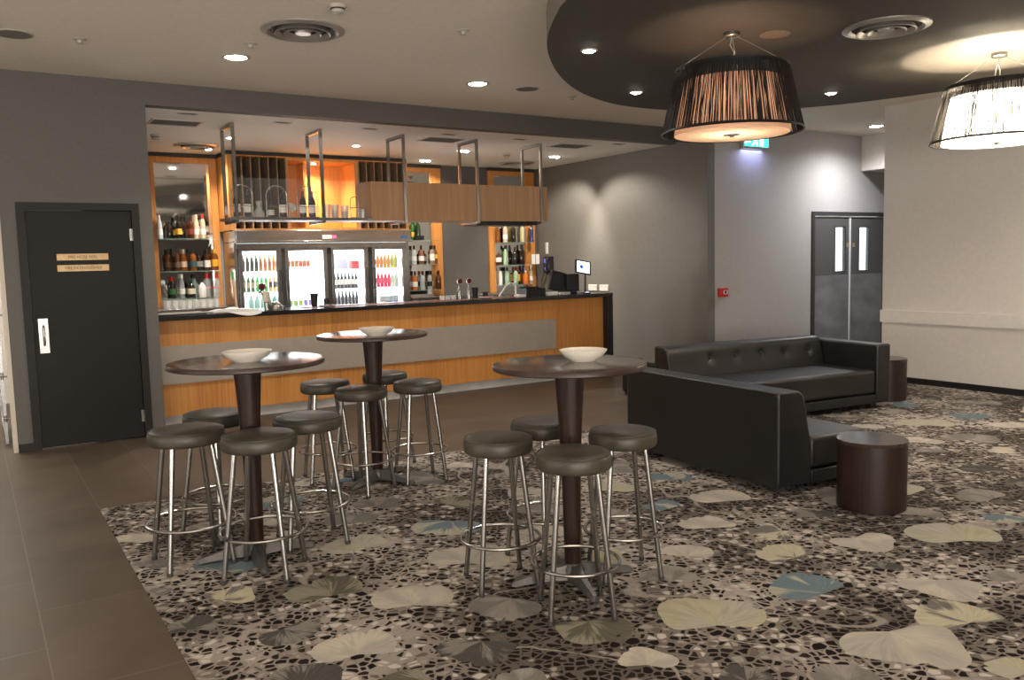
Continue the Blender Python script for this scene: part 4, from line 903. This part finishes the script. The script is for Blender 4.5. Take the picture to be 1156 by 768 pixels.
# centre-right taps
t = thing('beer_tap', 'twin beer taps with two round badges near the grey wall panel', 'beer tap', (4.96, 8.72, CTT))
for k, dx in enumerate((-.07, .055)):
    b = MB(); b.tube([(dx, 0, 0), (dx, 0, .14), (dx, -.01, .18)], [.02, .017, .014], 12); b.tube([(dx, 0, .12), (dx-.05, -.05, .12), (dx-.06, -.06, .09)], .008, 8); b.build('tap_column', M_chrome, t)
    badge('badge', dx-.01, -.02, .215, .036, M_chrome, M_burg, t)
cup(5.06, 8.66, .028, .045, .13, 'tall black tumbler in front of the twin beer taps')
cup(5.20, 8.66, .026, .034, .07, 'short black tumbler right of the twin beer taps')
dish(5.12, 8.50, 'flat dish of red sachets on the bar in front of the twin taps')
for k in range(3): glass((4.62+.075*k, 8.66, CTT+.006), .032, .05, 'low clear glass left of the twin beer taps, %s of three' % ORD[k], 'low glasses by the twin taps', .9)
b = MB(); b.tube([(5.36, 8.6, CTT+.02), (5.46, 8.66, CTT+.09), (5.52, 8.7, CTT+.13), (5.60, 8.72, CTT+.17), (5.66, 8.72, CTT+.16), (5.68, 8.72, CTT+.11)], .008, 8); b.cyl((5.68, 8.72, CTT), .022, .02, 16); b.tube([(5.68, 8.72, CTT+.02), (5.68, 8.72, CTT+.2)], .011, 10)
tag(b.build('water_tap', M_white), 'white curved water tap on the bar right of the twin beer taps', 'tap')
t = thing('black_caddy', 'black napkin caddy on the bar left of the till', 'caddy', (5.86, 8.62, CTT)); b = MB(); b.box((-.14, -.08, 0), (.14, -.072, .085)); b.box((-.14, .072, 0), (.14, .08, .115)); b.box((-.14, -.072, 0), (-.132, .072, .10)); b.box((.132, -.072, 0), (.14, .072, .10)); b.box((-.132, -.072, 0), (.132, .072, .008)); b.build('box', M_black, t)
b = MB(); b.tube([(-.11, 0, .10), (-.08, 0, .14), (-.05, 0, .10)], .006, 8); b.build('handle', M_black, t)
bx_obj('napkin_stack', 'napkins', 'low stack of white napkins left of the black caddy', (5.60, 8.52, CTT), (5.70, 8.62, CTT+.03), M_paper)
bx_obj('receipt_box', 'box', 'small white box on the bar in front of the till', (6.02, 8.50, CTT), (6.17, 8.60, CTT+.045), M_white, .01)
bx_obj('card_reader', 'card reader', 'grey keypad block on the bar in front of the till screen', (6.22, 8.48, CTT), (6.34, 8.57, CTT+.035), M_silver, .006)
t = thing('cash_register', 'black point-of-sale till with angled screens at the right end of the bar', 'till', (6.40, 8.74, CTT))
b = MB(); b.box((-.15, -.12, 0), (.15, .14, .05), 0, .006); b.build('base', M_black, t)
b = MB(); M = Matrix.Translation((-.06, .02, .17)) @ Matrix.Rotation(radians(-10), 4, 'Z') @ Matrix.Rotation(radians(14), 4, 'Y'); b.box((-.11, -.03, -.13), (.11, .03, .12), 0, .01, M); b.build('operator_screen', M_black, t)
b = MB(); b.box((.02, -.09, .03), (.21, -.02, .255), 0, .008); b.build('printer_housing', M_black, t)
b = MB(); b.tube([(.05, .08, .05), (.05, .06, .26)], .02, 10); b.build('stem', M_black, t)
t = thing('tablet_stand', 'lit tablet on a slim black stand beside the till', 'tablet', (6.72, 8.66, CTT))
b = MB(); b.cyl((.02, .04, 0), .055, .008, 24); b.tube([(.02, .04, .008), (.02, .03, .28)], .012, 10); b.build('stand', M_black, t)
M = Matrix.Translation((-.04, 0, .335)) @ Matrix.Rotation(radians(-12), 4, 'X') @ Matrix.Rotation(radians(10), 4, 'Y')
b = MB(); b.box((-.125, -.008, -.09), (.125, .008, .09), 0, .006, M); b.build('tablet_body', M_black, t)
b = MB(); b.box((-.10, -.0105, -.072), (.10, -.0085, .072), 0, 0, M); sc_ = b.build('screen', mat('lit_screen', (.8, .85, .9), .3, emit=(.75, .88, 1), es=1.6), t)
b = MB(); b.lathe([(0, 0), (.026, 0), (.026, .001), (0, .001)], seg=20, M=M @ Matrix.Translation((-.03, -.0115, 0)) @ Matrix.Rotation(pi/2, 4, 'X'), cap=False); b.build('blue_logo', mat('blue_logo', (.02, .08, .6), .4, emit=(.02, .08, .6), es=.6), sc_)
b = MB(); b.cyl((0, 0, 0), .045, .018, 24, bev=.006); o = b.build('contactless_reader', M_black, None, (6.62, 8.50, CTT)); tag(o, 'round black contactless reader with glowing top at the foot of the tablet', 'card reader')
b = MB(); b.lathe([(0, .0185), (.034, .0185)], seg=24, cap=False); b.build('glowing_ring', mat('blue_white_glow', (.8, .8, 1), .3, emit=(.55, .65, 1), es=2.5), o)
# pole with green cap by the fridge
b = MB(); b.tube([(2.84, 10.58, 0), (2.76, 10.64, 1.50)], .016, 10); o = b.build('broom_handle', M_oakp); tag(o, 'pale wooden broom handle with green collar leaning by the left side of the fridge', 'broom')
b = MB(); b.tube([(2.767, 10.635, 1.36), (2.762, 10.638, 1.46)], .019, 10); b.build('green_collar', mat('green_collar', (.05, .35, .08), .5), o)
# wall phone on the side wall
t = thing('wall_phone', 'black wall telephone with curly cord on the grey side wall', 'telephone', (XA, 10.95, 0))
b = MB(); b.box((-.06, -.11, 1.30), (-.001, .11, 1.56), 0, .015); b.build('body', M_black, t)
b = MB(); b.tube([(-.075, -.05, 1.33), (-.10, -.05, 1.36), (-.10, -.05, 1.50), (-.075, -.05, 1.53)], .022, 10); b.build('handset', M_black, t)
b = MB(); b.tube([(-.07, -.02, 1.3), (-.09, .02, 1.15), (-.10, .08, 1.08), (-.09, .12, 1.15), (-.06, .08, 1.30)], .006, 8); b.build('cord', M_black, t)
b = MB(); b.box((-.062, .02, 1.46), (-.0595, .07, 1.52)); b.box((-.062, .02, 1.35), (-.0595, .06, 1.39)); b.build('blue_display', mat('blue_display', (.05, .05, .5), .3, emit=(.08, .1, .9), es=1), t)
bx_obj('thermostat', 'thermostat', 'slim white holder on the grey side wall above the phone', (XA-.02, 10.98, 1.60), (XA, 11.04, 1.78), M_white)
for k, y in enumerate((9.86, 9.60)):
    t = thing('power_socket', 'white double power socket on the grey side wall, %s of the pair' % ('left' if k == 0 else 'right'), 'power socket', (XA, y, 1.08), 0, 'sockets on the side wall')
    b = MB(); b.box((-.012, -.10, -.045), (0, .10, .045), 0, .003); b.build('face_plate', M_white, t)
    for s_ in (-.05, .05): b = MB(); b.box((-.016, s_-.012, .015), (-.012, s_+.012, .03)); b.build('switch', mat('switch_grey', (.5, .5, .48), .5), t)
# fire call point
t = thing('fire_call_point', 'small red fire alarm call point on the grey wall beside the corner', 'fire alarm', (8.03, YD, 1.04))
b = MB(); b.box((-.075, -.05, -.055), (.075, 0, .055), 0, .008); b.build('housing', M_red, t)
b = MB(); b.box((-.02, -.053, -.022), (.055, -.05, .025)); b.build('break_glass', M_white, t); b = MB(); b.box((0, -.0545, -.015), (.035, -.053, .02)); b.build('black_dot', M_black, t)
# exit sign
t = thing('exit_sign', 'lit green and white running-man exit sign on the grey wall, half behind the pendant', 'exit sign', (8.57, YD-.06, 2.93))
b = MB(); b.box((-.235, -.03, -.085), (.235, .03, .10), 0, .006); b.build('housing', M_silver, t)
gm = mat('exit_green', (.02, .5, .3), .4, emit=(.03, .80, .62), es=2.4); wm = mat('exit_white', (.8, .9, 1), .4, emit=(.7, .85, 1), es=3.2)
b = MB(); b.box((-.215, -.034, -.055), (.215, -.0305, .085)); b.build('face', gm, t)
b = MB(); b.box((.05, -.037, -.045), (.12, -.0345, .075)); b.box((-.20, -.037, -.01), (-.12, -.0345, .02)); b.prism([(-.20, -.03), (-.20, .04), (-.235+.01, .005)], 0, .0025, 0, Matrix.Translation((0, -.0345, 0)) @ Matrix.Rotation(pi/2, 4, 'X'))
b.tube([(-.03, -.036, .02), (-.055, -.036, -.02), (-.09, -.036, -.04)], .010, 8); b.tube([(-.03, -.036, .02), (.0, -.036, -.015), (-.005, -.036, -.045)], .010, 8); b.tube([(-.035, -.036, .055), (-.03, -.036, .02)], .013, 8); b.tube([(-.065, -.036, .03), (-.035, -.036, .05), (0, -.036, .02)], .007, 8)
b.lathe([(0, 0), (.013, 0), (.013, .002), (0, .002)], seg=14, M=Matrix.Translation((-.028, -.0345, .072)) @ Matrix.Rotation(pi/2, 4, 'X'), cap=False); b.build('pictogram', wm, t)
l = bpy.data.lights.new('sign_glow', 'AREA'); l.energy = 2.5; l.color = (.45, .5, 1); l.size = .4; o = bpy.data.objects.new('sign_glow', l); COL.objects.link(o); o.parent = t; o.location = (0, .0, -.09)

# ------------------------------------------------------------ bar tables
def bar_table(x, y, d, rz, label):
    t = thing('bar_table', label, 'bar table', (x, y, .0065), rz, 'tall round bar tables'); r = d/2; h = 1.03-.0065
    b = MB(); b.lathe([(0, h-.026), (r-.006, h-.026), (r, h-.022), (r, h-.006), (r-.004, h-.001)], seg=72, cap=False, mi=1); b.lathe([(r-.004, h-.001), (r-.01, h), (0, h)], seg=72, cap=False, mi=0)
    b.build('tabletop', [M_tabletop, M_edge], t)
    b = MB(); b.lathe([(0, .055), (.032, .055), (.038, .075), (.040, .20), (.044, .45), (.053, .72), (.066, .93), (.072, h-.028), (0, h-.028)], seg=32, cap=False); b.build('column', M_darkwood, t)
    b = MB(); b.lathe([(0, .02), (.055, .02), (.055, .055), (.042, .075), (.036, .085)], seg=24, cap=False); b.build('hub', M_alu, t)
    for k in range(4):
        a = k*pi/2; b = MB(); M = Matrix.Rotation(a, 4, 'Z')
        sec = [(.03, .045, .012, .078), (.10, .036, .015, .066), (.20, .027, .012, .044), (.285, .020, .004, .026), (.30, .012, .004, .016)]
        rings = []
        for (xx, w2, z0, z1) in sec: rings.append([b.bm.verts.new(M @ Vector(p)) for p in ((xx, -w2, z0), (xx, w2, z0), (xx, w2*.45, z1), (xx, -w2*.45, z1))])
        for p, q in zip(rings, rings[1:]):
            for i in range(4): b.bm.faces.new((p[i], p[(i+1) % 4], q[(i+1) % 4], q[i]))
        b.bm.faces.new(rings[0]); b.bm.faces.new(rings[-1]); b.build('foot', M_alu, t)
    return t
TA, TB, TC = (1.172, 4.33), (2.31, 5.36), (2.295, 3.09)
bar_table(*TA, .775, radians(-9), 'tall round dark-wood bar table on the left, nearest the grey service door')
bar_table(*TB, .75, radians(30), 'tall round dark-wood bar table in the middle, closest to the bar')
bar_table(*TC, .705, radians(-17), 'tall round dark-wood bar table at the front, beside the black sofa')
def bowl(x, y, d, lb, z=1.0305):
    b = MB(); r = d/2; b.lathe([(0, 0), (r*.52, 0), (r*.55, .006), (r*.80, .022), (r*.97, .046), (r, .052), (r*.97, .053), (r*.93, .045), (r*.75, .026), (r*.5, .012), (0, .011)], seg=56, cap=False)
    tag(b.build('bowl', M_bowl, None, (x, y, z)), lb, 'bowl', 'cream bowls on the bar tables')
bowl(1.16, 4.275, .245, 'shallow cream bowl on the left bar table')
bowl(2.26, 5.17, .235, 'shallow cream bowl on the middle bar table, closest to the bar')
bowl(2.385, 3.10, .225, 'shallow cream bowl on the front bar table beside the sofa')

# ------------------------------------------------------------ bar stools
def make_stool(label):
    t = thing('bar_stool', label, 'bar stool', (0, 0, 0), 0, 'round bar stools')
    b = MB(); r = .165
    b.lathe([(0, .618), (r-.012, .618), (r-.003, .624), (r, .634), (r+.001, .664), (r-.004, .678), (r-.014, .688), (r-.05, .697), (0, .700)], seg=48, cap=False)
    b.build('seat', M_seat, t)
    b = MB(); b.tube([((r-.006)*cos(2*pi*i/48), (r-.006)*sin(2*pi*i/48), .684) for i in range(48)], .0035, 6, closed=True); b.build('seat_piping', M_seat, t)
    for k in range(4):
        a = pi/4+k*pi/2; b = MB(); b.tube([(.118*cos(a), .118*sin(a), .62), (.196*cos(a), .196*sin(a), .014)], .0125, 12); leg = b.build('leg', M_chrome, t)
        b = MB(); b.tube([(.1955*cos(a), .1955*sin(a), .016), (.198*cos(a), .198*sin(a), 0)], .0135, 12); b.build('foot_cap', M_slat, leg)
    b = MB(); R = .1905; b.tube([(R*cos(2*pi*i/56), R*sin(2*pi*i/56), .215) for i in range(56)], .0080, 8, closed=True); b.build('foot_ring', M_chrome, t)
    return t
ST = [ # x, y, angle, scale, label
 (.880, 4.44, 3, 1.12, 'bar stool at the left table, furthest left and in front of the service door'),
 (1.138, 4.06, 55, 1.09, 'bar stool at the left table, nearest the viewer'),
 (1.490, 4.38, 83, 1.10, 'bar stool at the left table, on its right with a shadow across'),
 (1.12, 4.84, 30, 1.06, 'bar stool at the left table, behind its column and half hidden'),
 (2.045, 5.60, 80, 1.03, 'bar stool at the middle table, back left and closest to the bar front'),
 (2.120, 5.15, 29, 1.03, 'bar stool at the middle table, front left and nearest the viewer'),
 (2.545, 5.17, 82, 1.0, 'bar stool at the middle table, front right'),
 (2.560, 5.74, 20, 1.0, 'bar stool at the middle table, back right behind the column'),
 (2.005, 3.26, 75, .97, 'bar stool at the front table, on its left with a tan patch on the seat'),
 (2.095, 2.80, 64, .97, 'bar stool at the front table, nearest the viewer of all stools'),
 (2.540, 3.01, 68, .97, 'bar stool at the front table, on its right beside the sofa back'),
 (2.380, 3.44, 10, .97, 'bar stool at the front table, behind its column')]
proto = None
for (x, y, a, s, lb) in ST:
    zz = .0085 if y < 5.79 else 0
    if proto is None: proto = make_stool(lb); proto.location = (x, y, zz); proto.rotation_euler.z = radians(a); proto.scale = (s, s, 1)
    else: dup(proto, (x, y, zz), radians(a), lb, None, (s, s, 1))

# ------------------------------------------------------------ sofas
def cushion_box(b, lo, hi, r, seg=4, M=None, mi=0):
    vs = []
    bm = b.bm; v = [bm.verts.new((x, y, z)) for x in (lo[0], hi[0]) for y in (lo[1], hi[1]) for z in (lo[2], hi[2])]
    fs = [bm.faces.new([v[i] for i in f]) for f in ((0, 1, 3, 2), (4, 6, 7, 5), (0, 4, 5, 1), (2, 3, 7, 6), (0, 2, 6, 4), (1, 5, 7, 3))]
    r_ = bmesh.ops.bevel(bm, geom=list({e for f in fs for e in f.edges}), offset=r, segments=seg, affect='EDGES', profile=.5, clamp_overlap=True)
    for f in r_['faces']: f.smooth = True
def profile_slab(b, prof, u0, u1, dimples=(), r=.012):
    """sweep a closed side profile (d, z) along the sofa's length u; rounded end edges; button dimples on the sloping inner face"""
    bm = b.bm; P = []
    for k, p in enumerate(prof):                      # refine long segments
        q = prof[(k+1) % len(prof)]; n = max(1, int(math.hypot(q[0]-p[0], q[1]-p[1])/.03))
        P += [(p[0]+(q[0]-p[0])*i/n, p[1]+(q[1]-p[1])*i/n) for i in range(n)]
    cd = sum(p[0] for p in P)/len(P); cz = sum(p[1] for p in P)/len(P)
    us = [(u0, .955), (u0+.004, .985), (u0+.014, 1.0)]; n = int((u1-u0-.03)/.02)
    us += [(u0+.014+(u1-u0-.028)*i/n, 1.0) for i in range(1, n)]+[(u1-.014, 1.0), (u1-.004, .985), (u1, .955)]
    rings = []
    for u, k in us:
        e = (1-k)*.26; ring = []
        for d, z in P:
            dd = d+(e if d < cd else -e) if abs(d-cd) > .02 else d; zz = z+(e if z < cz else -e)
            for bu, bd, bz in dimples:
                if abs(d-bd) < .05:
                    q = ((u-bu)**2+(z-bz)**2)
                    dd += .022*math.exp(-q/.0009)+.008*math.exp(-q/.006)
            ring.append(bm.verts.new((u, dd, zz)))
        rings.append(ring)
    m = len(P)
    for a, c in zip(rings, rings[1:]):
        for i in range(m): f = bm.faces.new((a[i], a[(i+1) % m], c[(i+1) % m], c[i])); f.smooth = True
    bm.faces.new(rings[0]); bm.faces.new(rings[-1])
def backprof(th0, th1, z0, z1, k=.07):
    """outer face at d=0 (vertical), inner face slopes; rounded inner top corner"""
    p = [(0, z0), (0, z1-.006), (-.006, z1)]
    for i in range(7):
        a = i/6*radians(78); p.append((-(th1-k)-k*sin(a), z1-k+k*cos(a)))
    p.append((-th0, z0+.24)); p.append((-th0, z0)); return p
def button(M, par):
    b = MB(); b.lathe([(0, .009), (.012, .006), (.017, -.002), (.015, -.012)], seg=16, M=M, cap=False); b.build('button', M_leather, par)
# local frame: u = length (x), d = depth; the back's outer face lies at d = 0, the seat reaches to d = -depth
def sofa(label, loc, rz, L, depth, arm, H, sz, buttons, th=.29, tt=.24):
    t = thing('sofa', label, 'sofa', loc, rz, 'black leather lounge sofas')
    x1 = L-(.18 if arm else 0)
    b = MB(); b.box((.0, -depth, .05), (x1, -th-.002, .135), 0, .008); b.build('base_rail', M_leather, t)
    dim = []
    for i in range(buttons):
        z = H-.125; dim.append((.50+i*(x1-.68)/(buttons-1), -th+(th-tt)*((z-.295)/(H-.07-.295)), z))
    b = MB(); profile_slab(b, backprof(th, tt, .055, H), 0, x1, dim)
    bk = b.build('backrest', M_leather, t)
    b = MB(); nx, ny = 44, 18; X0, X1, D0, D1 = .0, x1-.004, -depth+.012, -th-.002; g = []
    cushion_box(b, (X0, D0-.008, .139), (X1, D1, sz), .035, 5); b.build('seat_cushion', M_leather, t)
    if arm:
        b = MB(); cushion_box(b, (x1+.002, -depth-.005, .05), (L, 0, H-.035), .022, 4); b.build('armrest', M_leather, t)
    for (u, d) in ((.12, -.12), (L-.12, -.12), (.12, -depth+.12), (L-.12, -depth+.12)):
        b = MB(); b.box((u-.035, d-.035, 0), (u+.035, d+.035, .05), 0, .004); b.build('leg', M_slat, t)
    for i in range(buttons):
        u, dd, z = dim[i]
        button(Matrix.Translation((u, dd+.020, z)) @ Matrix.Rotation(pi/2-.14, 4, 'X'), bk)
    return t
# far sofa: back towards the doors; near sofa: its back turned to the bar tables
sofa('long black leather sofa with buttoned back and one arm, before the double doors', (5.46, 5.99, .0065), radians(-7.5), 2.10, .91, True, .65, .375, 5, .27, .21)
near = sofa('black leather sofa with its plain back to the bar tables, nearest the viewer', (4.215, 4.94, .0065), radians(-94.5), 1.555, .82, False, .652, .345, 4, .29, .23)
near.rotation_euler.z = radians(-94.5)
# the near sofa is mirrored: its depth runs to +x, so flip the local depth axis
near.scale = (1, -1, 1)
b = MB(); b.tube([(.0, -.03, .31), (-.018, -.03, .32), (-.018, -.03, .49), (.0, -.03, .50)], .009, 8); br = b.build('bracket', M_brass, near); br['label'] = 'rounded tan metal bracket on the far end'

# ------------------------------------------------------------ drum tables, dark pouf
def drum(x, y, d, h, label):
    t = thing('drum_table', label, 'side table', (x, y, .0065), .3, 'dark wood drum tables'); r = d/2
    b = MB(); b.lathe([(0, .0), (r-.006, 0), (r-.006, .01), (r-.004, h-.022), (0, h-.022)], seg=64, cap=False); b.build('drum_body', M_drum, t)
    b = MB(); b.lathe([(0, h-.021), (r, h-.021), (r, h-.003), (r-.003, h), (0, h)], seg=64, cap=False); b.build('drum_top', M_tabletop, t)
M_drum = noisy('dark_mahogany', (.014, .005, .004), (.024, .009, .006), 6, .4, (12, 12, 1))
drum(4.405, 2.965, .395, .405, 'dark mahogany drum side table in front of the near sofa end')
drum(7.79, 5.10, .40, .42, 'dark mahogany drum side table behind the far sofa arm by the pale wall')
t = thing('pouf', 'low black pouf just visible left of the far sofa end', 'pouf', (6.12, 7.06, 0)); b = MB(); b.lathe([(0, .03), (.10, .03), (.12, .05), (.12, .36), (.105, .395), (0, .40)], seg=32, cap=False); b.build('cushion', M_leather, t)
b = MB(); b.cyl((0, 0, 0), .09, .03, 24); b.build('plinth', M_slat, t)
